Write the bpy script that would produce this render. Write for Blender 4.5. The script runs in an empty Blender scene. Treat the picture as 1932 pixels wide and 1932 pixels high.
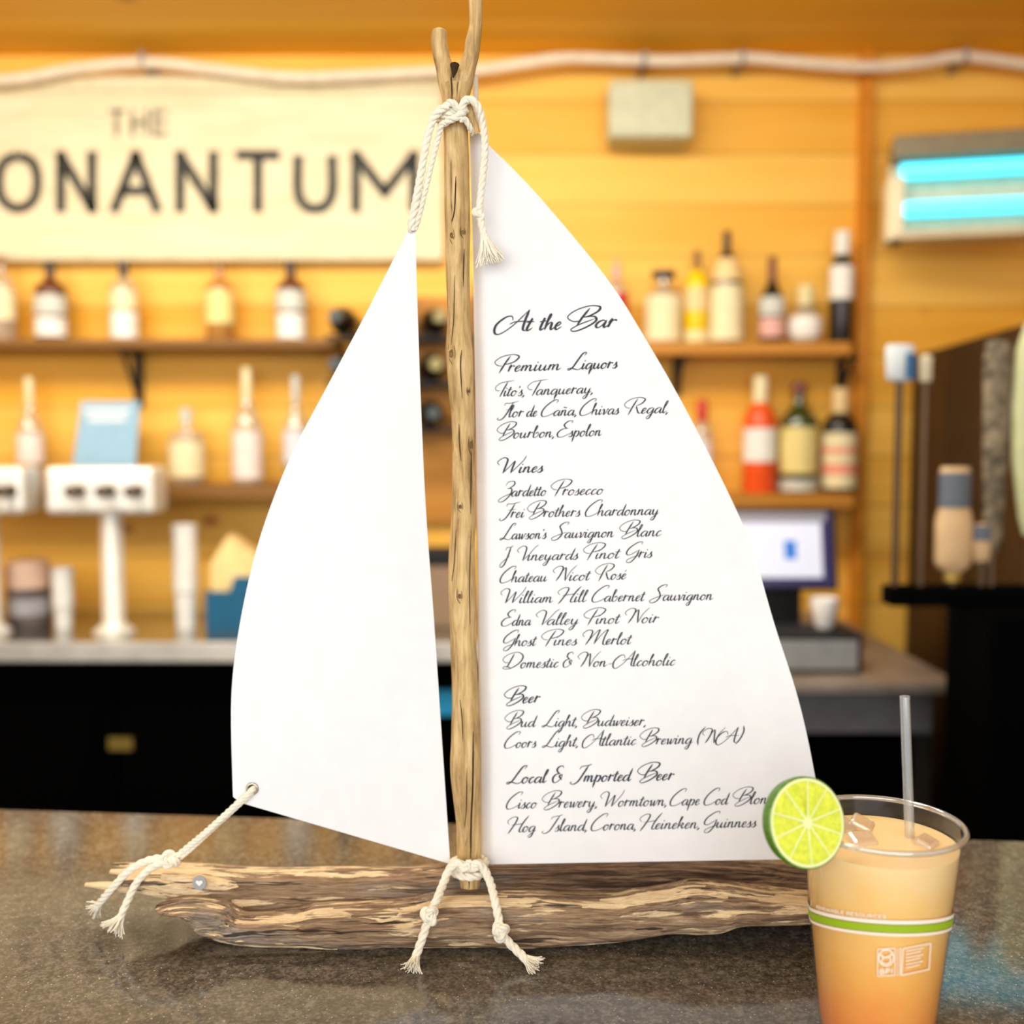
import bpy, bmesh, math, random
from mathutils import Vector, Matrix, noise
R = math.radians
random.seed(7)
SC = bpy.context.scene
COL = SC.collection

# ------------------------------------------------------------------ camera, world, light, exposure
CAM = Vector((0.0, 0.0, 1.44))
PITCH = R(3.75)
F = 2000.0
cd = bpy.data.cameras.new('camera')
cam = bpy.data.objects.new('camera', cd)
COL.objects.link(cam)
cam.location = CAM
cam.rotation_euler = (R(90) - PITCH, 0, 0)
cd.sensor_width = 36
cd.lens = F / 1932 * 36
cd.clip_start = 0.02
cd.dof.use_dof = True
cd.dof.focus_distance = 0.725
cd.dof.aperture_fstop = 3.3
SC.camera = cam

world = bpy.data.worlds.new('sky')
SC.world = world
world.use_nodes = True
bg = world.node_tree.nodes['Background']
bg.inputs[0].default_value = (0.92, 0.96, 1.0, 1)
bg.inputs[1].default_value = 1.0

def area(name, loc, target, sx, sy, power, color):
    d = bpy.data.lights.new(name, 'AREA')
    d.shape = 'RECTANGLE'; d.size = sx; d.size_y = sy; d.energy = power; d.color = color
    o = bpy.data.objects.new(name, d); COL.objects.link(o)
    o.location = loc
    o.rotation_euler = (Vector(target) - Vector(loc)).to_track_quat('-Z', 'Y').to_euler()
    return o
area('daylight_opening', (-0.6, -2.6, 1.9), (0.0, 2.0, 1.5), 4.5, 2.6, 108, (1.0, 0.98, 0.95))
area('unseen_overhead_light', (-0.65, 1.7, 2.44), (-0.65, 2.5, 1.0), 2.4, 0.5, 50, (1.0, 0.93, 0.8))  # added overhead light that brightens the back wall, no fixture seen there
area('unseen_overhead_light', (-0.2, 1.0, 2.47), (-0.1, 0.9, 1.0), 1.0, 0.3, 9, (1.0, 0.95, 0.86))

SC.view_settings.view_transform = 'Standard'
SC.view_settings.look = 'None'
SC.view_settings.exposure = 0.1
SC.view_settings.gamma = 1.0
SC.view_settings.use_curve_mapping = False
SC.cycles.use_denoising = True
SC.cycles.max_bounces = 8
SC.cycles.transparent_max_bounces = 16
SC.cycles.caustics_refractive = False
SC.cycles.caustics_reflective = False

# ------------------------------------------------------------------ placing helpers
def ray(px, py):
    dx = (px - 966) / F; dy = (966 - py) / F
    c, s = math.cos(PITCH), math.sin(PITCH)
    return Vector((dx, c + dy * s, -s + dy * c))
def at(px, py, Y):
    d = ray(px, py)
    return CAM + d * (Y / d.y)
def atz(px, py, z):
    d = ray(px, py)
    return CAM + d * ((z - CAM.z) / d.z)
def lerp_table(tab, x):
    if x <= tab[0][0]: return tab[0][1]
    for (a, va), (b, vb) in zip(tab, tab[1:]):
        if x <= b:
            t = (x - a) / (b - a)
            return va + (vb - va) * t
    return tab[-1][1]
def smooth_table(tab, x):
    xs = [p[0] for p in tab]
    if x <= xs[0]: return tab[0][1]
    if x >= xs[-1]: return tab[-1][1]
    for i in range(len(tab) - 1):
        if x <= xs[i + 1]:
            break
    def slope(k):
        if k <= 0: return (tab[1][1] - tab[0][1]) / (xs[1] - xs[0])
        if k >= len(tab) - 1: return (tab[-1][1] - tab[-2][1]) / (xs[-1] - xs[-2])
        return (tab[k + 1][1] - tab[k - 1][1]) / (xs[k + 1] - xs[k - 1])
    h = xs[i + 1] - xs[i]; t = (x - xs[i]) / h
    h00 = 2 * t**3 - 3 * t**2 + 1; h10 = t**3 - 2 * t**2 + t
    h01 = -2 * t**3 + 3 * t**2; h11 = t**3 - t**2
    return h00 * tab[i][1] + h10 * h * slope(i) + h01 * tab[i + 1][1] + h11 * h * slope(i + 1)
def spline(pts, n=8):
    P = [Vector(p) for p in pts]
    if len(P) < 3:
        return [P[0].lerp(P[-1], i / n) for i in range(n + 1)]
    out = []
    for i in range(len(P) - 1):
        p0 = P[i - 1] if i > 0 else P[0] * 2 - P[1]
        p1, p2 = P[i], P[i + 1]
        p3 = P[i + 2] if i + 2 < len(P) else P[-1] * 2 - P[-2]
        for k in range(n):
            t = k / n
            out.append(0.5 * ((2 * p1) + (p2 - p0) * t + (2 * p0 - 5 * p1 + 4 * p2 - p3) * t * t
                              + (3 * p1 - p0 - 3 * p2 + p3) * t**3))
    out.append(P[-1].copy())
    return out

# ------------------------------------------------------------------ mesh builder
class MB:
    def __init__(self):
        self.v = []; self.f = []; self.m = []; self.uv = []; self.att = []
    def vert(self, p, uv=(0, 0), a=0.0):
        self.v.append(Vector(p)); self.uv.append(uv); self.att.append(a)
        return len(self.v) - 1
    def face(self, idx, m=0):
        self.f.append(tuple(idx)); self.m.append(m)
    def box(self, lo, hi, m=0, rot=None, piv=None):
        lo = Vector(lo); hi = Vector(hi)
        c = [(x, y, z) for x in (lo.x, hi.x) for y in (lo.y, hi.y) for z in (lo.z, hi.z)]
        ids = []
        for p in c:
            p = Vector(p)
            if rot is not None: p = rot @ (p - piv) + piv
            ids.append(self.vert(p))
        for q in ((0, 1, 3, 2), (4, 6, 7, 5), (0, 4, 5, 1), (2, 3, 7, 6), (0, 2, 6, 4), (1, 5, 7, 3)):
            self.face([ids[i] for i in q], m)
        return self
    def tube(self, path, rad, seg=10, m=0, cap=True, flat=1.0, up=None):
        n = len(path)
        rings = []
        L = 0.0
        prev = None
        for i, p in enumerate(path):
            p = Vector(p)
            t = (Vector(path[min(i + 1, n - 1)]) - Vector(path[max(i - 1, 0)])).normalized()
            if prev is None:
                ref = Vector(up) if up else (Vector((0, 1, 0)) if abs(t.y) < 0.9 else Vector((1, 0, 0)))
                a = (ref - t * ref.dot(t)).normalized()
            else:
                a = (prev - t * prev.dot(t)).normalized()
            prev = a
            b = t.cross(a)
            r = rad(i / max(1, n - 1)) if callable(rad) else (rad[i] if isinstance(rad, (list, tuple)) else rad)
            if i: L += (p - Vector(path[i - 1])).length
            rings.append([self.vert(p + (a * math.cos(2 * math.pi * k / seg) * flat + b * math.sin(2 * math.pi * k / seg)) * r,
                                    (L, k / seg)) for k in range(seg)])
        for r0, r1 in zip(rings, rings[1:]):
            for k in range(seg):
                self.face((r0[k], r0[(k + 1) % seg], r1[(k + 1) % seg], r1[k]), m)
        if cap:
            self.face(rings[0][::-1], m); self.face(rings[-1], m)
        return self
    def lathe(self, prof, seg=28, m=0, c=(0, 0, 0), a0=0.0, a1=2 * math.pi, axis=None, closed_ends=False):
        full = abs(a1 - a0) > 6.28
        n = seg if full else seg + 1
        c = Vector(c)
        rings = []
        for r, z in prof:
            ring = []
            for k in range(n):
                a = a0 + (a1 - a0) * k / seg
                p = Vector((r * math.cos(a), r * math.sin(a), z))
                if axis is not None: p = axis @ p
                ring.append(self.vert(c + p, (k / seg, z)))
            rings.append(ring)
        for r0, r1 in zip(rings, rings[1:]):
            for k in range(seg):
                k2 = (k + 1) % n
                self.face((r0[k], r0[k2], r1[k2], r1[k]), m)
        if closed_ends and full:
            self.face(rings[0][::-1], m); self.face(rings[-1], m)
        return self
    def build(self, name, mats, parent=None, origin=None, smooth=True, bevel=0, angle=40, zmin=None):
        if zmin is not None:
            for p in self.v: p.z = max(p.z, zmin)
        if not isinstance(mats, (list, tuple)): mats = [mats]
        if origin is None:
            if parent is not None:
                origin = world_loc(parent)
            else:
                xs = [p.x for p in self.v]; ys = [p.y for p in self.v]; zs = [p.z for p in self.v]
                origin = Vector(((min(xs) + max(xs)) / 2, (min(ys) + max(ys)) / 2, min(zs)))
        me = bpy.data.meshes.new(name)
        me.from_pydata([p - origin for p in self.v], [], self.f)
        for mt in mats: me.materials.append(mt)
        me.polygons.foreach_set('material_index', self.m)
        uvl = me.uv_layers.new(name='UVMap')
        for lp in me.loops: uvl.data[lp.index].uv = self.uv[lp.vertex_index]
        at_ = me.attributes.new('wear', 'FLOAT', 'POINT')
        at_.data.foreach_set('value', self.att)
        me.validate(); me.update()
        bm = bmesh.new(); bm.from_mesh(me)
        bmesh.ops.recalc_face_normals(bm, faces=bm.faces)
        bm.to_mesh(me); bm.free()
        if smooth:
            me.polygons.foreach_set('use_smooth', [True] * len(me.polygons))
            me.set_sharp_from_angle(angle=R(angle))
        o = bpy.data.objects.new(name, me); COL.objects.link(o)
        if parent is not None:
            o.parent = parent
        else:
            o.location = origin
        if bevel:
            b = o.modifiers.new('bevel', 'BEVEL'); b.width = bevel; b.segments = 2; b.limit_method = 'ANGLE'
        return o
WL = {}
def world_loc(o):
    p = Vector((0, 0, 0))
    while o is not None:
        p = p + o.location; o = o.parent
    return p
def tag(o, label, cat, group=None):
    o['label'] = label; o['category'] = cat
    if group: o['group'] = group
    return o
def thing(name, loc, label, cat, group=None):
    o = bpy.data.objects.new(name, None); COL.objects.link(o)
    o.empty_display_size = 0.05
    o.location = loc
    return tag(o, label, cat, group)
def struct(o):
    o['kind'] = 'structure'; return o

# ------------------------------------------------------------------ materials
def new_mat(name):
    m = bpy.data.materials.new(name); m.use_nodes = True
    nt = m.node_tree
    for n in list(nt.nodes): nt.nodes.remove(n)
    out = nt.nodes.new('ShaderNodeOutputMaterial')
    return m, nt, out
class NT:
    def __init__(self, nt): self.nt = nt
    def n(self, t, **kw):
        nd = self.nt.nodes.new('ShaderNode' + t)
        for k, v in kw.items():
            if k.startswith('i_'):
                key = k[2:]
                key = int(key) if key.isdigit() else key.replace('_', ' ')
                self.set(nd.inputs[key], v)
            else: setattr(nd, k, v)
        return nd
    def set(self, sock, v):
        if isinstance(v, bpy.types.NodeSocket): self.nt.links.new(v, sock)
        elif isinstance(v, bpy.types.Node): self.nt.links.new(v.outputs[0], sock)
        else:
            if isinstance(v, tuple) and len(v) == 3 and sock.type == 'RGBA': v = (*v, 1)
            sock.default_value = v
    def math(self, op, a, b=0.0, clamp=False):
        nd = self.nt.nodes.new('ShaderNodeMath'); nd.operation = op; nd.use_clamp = clamp
        self.set(nd.inputs[0], a); self.set(nd.inputs[1], b); return nd.outputs[0]
    def mix(self, f, a, b, blend='MIX'):
        nd = self.nt.nodes.new('ShaderNodeMix'); nd.data_type = 'RGBA'; nd.blend_type = blend
        self.set(nd.inputs[0], f); self.set(nd.inputs[6], a); self.set(nd.inputs[7], b); return nd.outputs[2]
    def ramp(self, f, stops, interp='LINEAR'):
        nd = self.nt.nodes.new('ShaderNodeValToRGB'); nd.color_ramp.interpolation = interp
        cr = nd.color_ramp
        while len(cr.elements) < len(stops): cr.elements.new(0.5)
        for e, (p, c) in zip(cr.elements, stops):
            e.position = p; e.color = (*c, 1) if len(c) == 3 else c
        self.set(nd.inputs[0], f); return nd.outputs[0]
    def mapping(self, vec, scale, loc=(0, 0, 0), rot=(0, 0, 0)):
        nd = self.nt.nodes.new('ShaderNodeMapping')
        self.set(nd.inputs[0], vec); nd.inputs[1].default_value = loc; nd.inputs[2].default_value = rot
        nd.inputs[3].default_value = scale; return nd.outputs[0]
    def noise(self, vec, scale, detail=4, rough=0.55, dist=0.0):
        nd = self.nt.nodes.new('ShaderNodeTexNoise')
        self.set(nd.inputs['Vector'], vec); nd.inputs['Scale'].default_value = scale
        nd.inputs['Detail'].default_value = detail; nd.inputs['Roughness'].default_value = rough
        nd.inputs['Distortion'].default_value = dist
        return nd.outputs[0]
    def bump(self, h, strength=0.3, dist=0.001):
        nd = self.nt.nodes.new('ShaderNodeBump'); self.set(nd.inputs['Height'], h)
        nd.inputs['Strength'].default_value = strength; nd.inputs['Distance'].default_value = dist
        return nd.outputs[0]
def principled(N, out, **kw):
    b = N.n('BsdfPrincipled')
    for k, v in kw.items(): N.set(b.inputs[k.replace('_', ' ')], v)
    N.nt.links.new(b.outputs[0], out.inputs[0]); return b
def mat(name, col, rough=0.5, metal=0.0, spec=0.5, emit=None, estr=0.0, var=0.06, vscale=30):
    m, nt, out = new_mat(name); N = NT(nt)
    tc = N.n('TexCoord')
    nz = N.noise(tc.outputs['Object'], vscale, 3)
    c2 = tuple(max(0, x * (1 - 2 * var)) for x in col); c3 = tuple(min(1, x * (1 + var)) for x in col)
    c = N.ramp(nz, [(0.3, c2), (0.7, c3)])
    kw = dict(Base_Color=c, Roughness=rough, Metallic=metal, Specular_IOR_Level=spec)
    if emit: kw.update(Emission_Color=emit, Emission_Strength=estr)
    principled(N, out, **kw)
    return m
def thin(name, tint, gloss=0.12, milk=0.0, milkcol=(1, 1, 1), rough=0.05):
    m, nt, out = new_mat(name); N = NT(nt)
    tr = N.n('BsdfTransparent'); N.set(tr.inputs[0], tint)
    gl = N.n('BsdfGlossy'); gl.inputs['Roughness'].default_value = rough
    lw = N.n('LayerWeight'); lw.inputs[0].default_value = 0.35
    f = N.math('ADD', N.math('MULTIPLY', lw.outputs['Facing'], 0.45), gloss * 0.5, True)
    base = tr
    if milk > 0:
        tl = N.n('BsdfDiffuse'); N.set(tl.inputs[0], milkcol)
        mx0 = N.n('MixShader'); mx0.inputs[0].default_value = milk
        nt.links.new(tr.outputs[0], mx0.inputs[1]); nt.links.new(tl.outputs[0], mx0.inputs[2]); base = mx0
    mx = N.n('MixShader'); N.set(mx.inputs[0], f)
    nt.links.new(base.outputs[0], mx.inputs[1]); nt.links.new(gl.outputs[0], mx.inputs[2])
    nt.links.new(mx.outputs[0], out.inputs[0]); return m

def plank_mat(name, pale, deep, knot, board=0.14, axis='Z', rough=0.55, grain=1.0):
    m, nt, out = new_mat(name); N = NT(nt)
    g = N.n('NewGeometry')
    sp = N.n('SeparateXYZ'); N.set(sp.inputs[0], g.outputs['Position'])
    w = sp.outputs[axis]
    q = N.math('DIVIDE', w, board); idx = N.math('FLOOR', q); fr = N.math('FRACT', q)
    wn = N.n('TexWhiteNoise', noise_dimensions='1D'); N.set(wn.inputs['W'], idx)
    off = N.n('CombineXYZ'); N.set(off.inputs[0], N.math('MULTIPLY', wn.outputs[0], 17.0))
    N.set(off.inputs[1], N.math('MULTIPLY', idx, 3.1))
    add = N.n('VectorMath', operation='ADD'); N.set(add.inputs[0], g.outputs['Position']); N.set(add.inputs[1], off.outputs[0])
    sc = (0.55, 9.0, 9.0)
    g1 = N.noise(N.mapping(add.outputs[0], sc), 2.2 * grain, 4, 0.6, 0.3)
    g2 = N.noise(N.mapping(add.outputs[0], (1.2, 40, 40)), 2.5 * grain, 3)
    t = N.math('ADD', N.math('MULTIPLY', g1, 0.75), N.math('MULTIPLY', g2, 0.25))
    t = N.math('ADD', t, N.math('MULTIPLY', N.math('SUBTRACT', wn.outputs[0], 0.5), 0.42))
    c = N.ramp(t, [(0.28, deep), (0.72, pale)])
    vo = N.n('TexVoronoi', feature='F1'); N.set(vo.inputs['Vector'], N.mapping(add.outputs[0], (1.0, 1.0, 1.6)))
    vo.inputs['Scale'].default_value = 3.1; vo.inputs['Randomness'].default_value = 1.0
    kf = N.ramp(vo.outputs['Distance'], [(0.0, (1, 1, 1)), (0.05, (0.9, 0.9, 0.9)), (0.11, (0, 0, 0))])
    c = N.mix(N.math('MULTIPLY', kf, 0.85), c, knot)
    gr = N.math('LESS_THAN', N.math('MINIMUM', fr, N.math('SUBTRACT', 1.0, fr)), 0.018)
    c = N.mix(N.math('MULTIPLY', gr, 0.75), c, tuple(x * 0.45 for x in deep))
    bp = N.bump(N.math('SUBTRACT', t, N.math('MULTIPLY', gr, 1.0)), 0.25, 0.004)
    principled(N, out, Base_Color=c, Roughness=rough, Specular_IOR_Level=0.35, Normal=bp)
    return m

PINE = plank_mat('pine planks', (0.93, 0.55, 0.10), (0.80, 0.37, 0.02), (0.36, 0.09, 0.008))
CEIL = plank_mat('ceiling planks', (0.95, 0.60, 0.07), (0.85, 0.44, 0.02), (0.4, 0.14, 0.01), board=0.13, axis='Y')
TRIMW = plank_mat('corner post', (0.72, 0.28, 0.02), (0.55, 0.19, 0.008), (0.3, 0.08, 0.01), board=3.0, axis='X')
DARKW = plank_mat('dark wood', (0.055, 0.024, 0.005), (0.025, 0.01, 0.002), (0.01, 0.005, 0.002), board=0.2, axis='Y')
SHELFW = plank_mat('shelf wood', (0.22, 0.10, 0.018), (0.13, 0.055, 0.008), (0.08, 0.03, 0.005), board=0.5, axis='Z')
SHELFR = plank_mat('warm shelf wood', (0.55, 0.24, 0.03), (0.38, 0.14, 0.012), (0.12, 0.04, 0.005), board=0.5, axis='Z')

# speckled polished concrete
def counter_mat():
    m, nt, out = new_mat('polished concrete'); N = NT(nt)
    g = N.n('NewGeometry'); P = g.outputs['Position']
    big = N.noise(P, 7, 5, 0.6)
    fine = N.noise(P, 420, 3, 0.7)
    mid = N.noise(P, 150, 3, 0.6)
    c = N.ramp(N.math('ADD', N.math('MULTIPLY', fine, 0.6), N.math('MULTIPLY', mid, 0.4)),
               [(0.40, (0.025, 0.02, 0.016)), (0.5, (0.118, 0.1, 0.078)), (0.60, (0.29, 0.25, 0.2))])
    c = N.mix(N.math('MULTIPLY', N.ramp(big, [(0.35, (0, 0, 0)), (0.7, (1, 1, 1))]), 0.5), c, (0.17, 0.12, 0.075), 'MULTIPLY')
    c = N.mix(0.35, c, N.mix(N.ramp(big, [(0.35, (0, 0, 0)), (0.7, (1, 1, 1))]), (0.07, 0.064, 0.055), (0.14, 0.105, 0.07)))
    vo = N.n('TexVoronoi'); N.set(vo.inputs['Vector'], P); vo.inputs['Scale'].default_value = 380
    wn = N.n('TexWhiteNoise', noise_dimensions='3D'); N.set(wn.inputs['Vector'], vo.outputs['Position'])
    sp = N.math('MULTIPLY', N.math('LESS_THAN', vo.outputs['Distance'], 0.2), N.math('GREATER_THAN', wn.outputs[0], 0.86))
    c = N.mix(N.math('MULTIPLY', sp, 0.75), c, (0.6, 0.55, 0.45))
    bp = N.bump(N.math('ADD', fine, N.math('MULTIPLY', mid, 0.6)), 0.06, 0.0004)
    principled(N, out, Base_Color=c, Roughness=N.math('ADD', 0.045, N.math('MULTIPLY', big, 0.06)), Specular_IOR_Level=0.6, Normal=bp)
    return m
CONC = counter_mat()

# weathered driftwood: wear attribute 0..1 = bare pale wood
def drift_mat():
    m, nt, out = new_mat('driftwood'); N = NT(nt)
    g = N.n('NewGeometry'); P = g.outputs['Position']
    wear = N.n('Attribute', attribute_name='wear').outputs['Fac']
    warp = N.noise(N.mapping(P, (9, 16, 16)), 2.0, 3)
    cv = N.n('CombineXYZ'); N.set(cv.inputs[2], N.math('MULTIPLY', warp, 0.008)); N.set(cv.inputs[1], N.math('MULTIPLY', warp, 0.006))
    add = N.n('VectorMath', operation='ADD'); N.set(add.inputs[0], P); N.set(add.inputs[1], cv.outputs[0])
    Q = add.outputs[0]
    s1 = N.noise(N.mapping(Q, (8, 150, 180)), 1.6, 5, 0.68)
    s2 = N.noise(N.mapping(Q, (22, 520, 620)), 1.4, 4, 0.7)
    big = N.noise(N.mapping(P, (9, 40, 40)), 1.2, 4, 0.6)
    t = N.math('ADD', N.math('MULTIPLY', s1, 0.55), N.math('MULTIPLY', s2, 0.45))
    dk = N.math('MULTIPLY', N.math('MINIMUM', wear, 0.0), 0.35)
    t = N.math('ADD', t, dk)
    brown = N.ramp(t, [(0.30, (0.035, 0.02, 0.014)), (0.41, (0.14, 0.087, 0.054)), (0.50, (0.28, 0.185, 0.115)), (0.58, (0.42, 0.3, 0.19)), (0.66, (0.62, 0.47, 0.3))])
    grey = N.ramp(t, [(0.33, (0.05, 0.047, 0.05)), (0.5, (0.22, 0.195, 0.17)), (0.66, (0.46, 0.41, 0.34))])
    c = N.mix(N.ramp(big, [(0.52, (0, 0, 0)), (0.66, (0.8, 0.8, 0.8))]), brown, grey)
    pale = N.ramp(s2, [(0.3, (0.60, 0.42, 0.22)), (0.55, (0.86, 0.67, 0.42)), (0.7, (0.92, 0.76, 0.52))])
    pn = N.noise(N.mapping(Q, (13, 120, 140)), 1.3, 5, 0.62)
    pm = N.math('ADD', N.math('SUBTRACT', pn, 0.575), N.math('MULTIPLY', wear, 0.40))
    pm = N.ramp(pm, [(0.0, (0, 0, 0)), (0.05, (1, 1, 1))])
    c = N.mix(pm, c, pale)
    cr = N.noise(N.mapping(Q, (11, 230, 280)), 1.0, 3, 0.5)
    crk = N.ramp(cr, [(0.33, (1, 1, 1)), (0.365, (0, 0, 0))])
    c = N.mix(N.math('MULTIPLY', crk, 0.85), c, (0.02, 0.014, 0.012))
    h = N.math('ADD', N.math('SUBTRACT', t, N.math('MULTIPLY', crk, 0.4)), N.math('MULTIPLY', pm, -0.1))
    principled(N, out, Base_Color=c, Roughness=0.85, Specular_IOR_Level=0.15, Normal=N.bump(h, 1.0, 0.003))
    return m
DRIFT = drift_mat()

def mast_mat():
    m, nt, out = new_mat('stripped branch'); N = NT(nt)
    g = N.n('NewGeometry'); P = g.outputs['Position']
    warp = N.noise(N.mapping(P, (30, 30, 7)), 1.5, 3)
    cv = N.n('CombineXYZ'); N.set(cv.inputs[0], N.math('MULTIPLY', warp, 0.02)); N.set(cv.inputs[1], N.math('MULTIPLY', warp, 0.02))
    add = N.n('VectorMath', operation='ADD'); N.set(add.inputs[0], P); N.set(add.inputs[1], cv.outputs[0])
    s1 = N.noise(N.mapping(add.outputs[0], (170, 170, 10)), 1.3, 5, 0.65)
    s2 = N.noise(N.mapping(P, (60, 60, 18)), 1.5, 4, 0.6)
    c = N.ramp(N.math('ADD', N.math('MULTIPLY', s1, 0.6), N.math('MULTIPLY', s2, 0.4)),
               [(0.34, (0.22, 0.13, 0.05)), (0.45, (0.45, 0.295, 0.125)), (0.56, (0.64, 0.45, 0.21)), (0.68, (0.80, 0.62, 0.35))])
    cr = N.noise(N.mapping(add.outputs[0], (130, 130, 5)), 1.2, 2)
    crk = N.ramp(cr, [(0.27, (1, 1, 1)), (0.3, (0, 0, 0))])
    c = N.mix(N.math('MULTIPLY', crk, 0.8), c, (0.08, 0.045, 0.02))
    principled(N, out, Base_Color=c, Roughness=0.75, Specular_IOR_Level=0.2,
               Normal=N.bump(N.math('SUBTRACT', s1, N.math('MULTIPLY', crk, 0.5)), 0.6, 0.002))
    return m
MASTM = mast_mat()
CRACK = mat('crack shadow bark', (0.05, 0.03, 0.018), 0.95, spec=0.05)
KNOT = mat('branch knot', (0.2, 0.115, 0.045), 0.85, spec=0.1, var=0.3, vscale=300)

def canvas_mat():
    m, nt, out = new_mat('white canvas'); N = NT(nt)
    tc = N.n('TexCoord'); P = tc.outputs['Object']
    w1 = N.n('TexWave', bands_direction='X'); N.set(w1.inputs['Vector'], P); w1.inputs['Scale'].default_value = 420; w1.inputs['Distortion'].default_value = 0.6
    w2 = N.n('TexWave', bands_direction='Z'); N.set(w2.inputs['Vector'], P); w2.inputs['Scale'].default_value = 420; w2.inputs['Distortion'].default_value = 0.6
    h = N.math('ADD', w1.outputs[1], w2.outputs[1])
    nz = N.noise(P, 60, 3)
    c = N.ramp(nz, [(0.3, (0.795, 0.803, 0.822)), (0.7, (0.83, 0.836, 0.852))])
    principled(N, out, Base_Color=c, Roughness=0.9, Specular_IOR_Level=0.1, Normal=N.bump(h, 0.12, 0.0004))
    return m
CANVAS = canvas_mat()
INK = mat('slate grey ink', (0.06, 0.062, 0.08), 0.8, spec=0.1, var=0.25, vscale=900)
ROPE = mat('cotton rope', (0.86, 0.81, 0.68), 0.95, spec=0.05, var=0.05, vscale=500)
DOWEL = mat('pale dowel', (0.78, 0.72, 0.6), 0.7)
STEEL = mat('brushed steel', (0.62, 0.6, 0.54), 0.32, 1.0, var=0.05)
TAPS = mat('tap tower steel', (0.86, 0.85, 0.78), 0.38, 0.35, var=0.04)
COUNTS = mat('counter steel', (0.42, 0.41, 0.38), 0.13, 0.92, var=0.1, vscale=8)
BLACK = mat('black enamel', (0.0008, 0.0008, 0.0009), 0.7, spec=0.02, var=0.0)
BLACK2 = mat('black plastic', (0.012, 0.012, 0.013), 0.5, spec=0.25)
BRONZE = mat('dark bronze', (0.1, 0.06, 0.03), 0.4, 0.6)
BRASS = mat('brass badge', (0.35, 0.26, 0.06), 0.4, 0.6)
NICKEL = mat('nickel', (0.55, 0.5, 0.43), 0.28, 1.0)
SILVER = mat('silver charm', (0.3, 0.31, 0.32), 0.5, 0.2)
WHITEM = mat('white enamel', (0.9, 0.9, 0.88), 0.5)

# ------------------------------------------------------------------ setting
CT = 1.07                       # bar counter height
CEILZ = at(966, 105, 3.0).z
def box_obj(name, lo, hi, m, parent=None, bevel=0, **kw):
    return MB().box(lo, hi).build(name, m, parent, smooth=False, bevel=bevel, **kw)
struct(box_obj('wall_back', (-2.4, 3.0, 0), (2.4, 3.12, CEILZ + 0.1), PINE))
struct(box_obj('ceiling', (-2.4, -1.2, CEILZ), (2.4, 3.0, CEILZ + 0.1), CEIL))
FLOORM = mat('floor tiles', (0.05, 0.045, 0.04), 0.6)
struct(box_obj('floor', (-2.4, -3.0, -0.08), (2.4, 3.0, 0.0), FLOORM))
struct(box_obj('wall_left', (-2.52, 0.2, 0), (-2.4, 3.0, CEILZ + 0.1), PINE))
struct(box_obj('wall_right', (2.4, 0.2, 0), (2.52, 3.0, CEILZ + 0.1), PINE))
xs = at(1622, 400, 2.97).x
struct(box_obj('trim_1', (xs, 2.965, 0.0), (xs + 0.03, 3.0, CEILZ), TRIMW))

# ------------------------------------------------------------------ strokes: pen ribbons for all lettering
def pen(mb, pts2, wmin, wmax, fn, n=9, const=False, m=0):
    P = spline([(x, y, 0) for x, y in pts2], n)
    N_ = len(P)
    w = []
    for i in range(N_):
        d = (P[min(i + 1, N_ - 1)] - P[max(i - 1, 0)])
        L = d.length or 1e-9
        dn = max(0.0, -d.y / L)
        w.append(wmax if const else wmin + (wmax - wmin) * dn ** 1.2)
    if not const:
        for _ in range(2):
            w = [(w[max(i - 1, 0)] + w[i] * 2 + w[min(i + 1, N_ - 1)]) / 4 for i in range(N_)]
        for i in range(min(3, N_)):
            w[i] *= (i + 1.4) / 4.4; w[-1 - i] *= (i + 1.4) / 4.4
    prev = None
    for i in range(N_):
        d = (P[min(i + 1, N_ - 1)] - P[max(i - 1, 0)]); L = d.length or 1e-9
        nx, ny = -d.y / L, d.x / L
        a = mb.vert(fn(P[i].x + nx * w[i] / 2, P[i].y + ny * w[i] / 2))
        b = mb.vert(fn(P[i].x - nx * w[i] / 2, P[i].y - ny * w[i] / 2))
        if prev: mb.face((prev[0], a, b, prev[1]), m)
        prev = (a, b)

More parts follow.
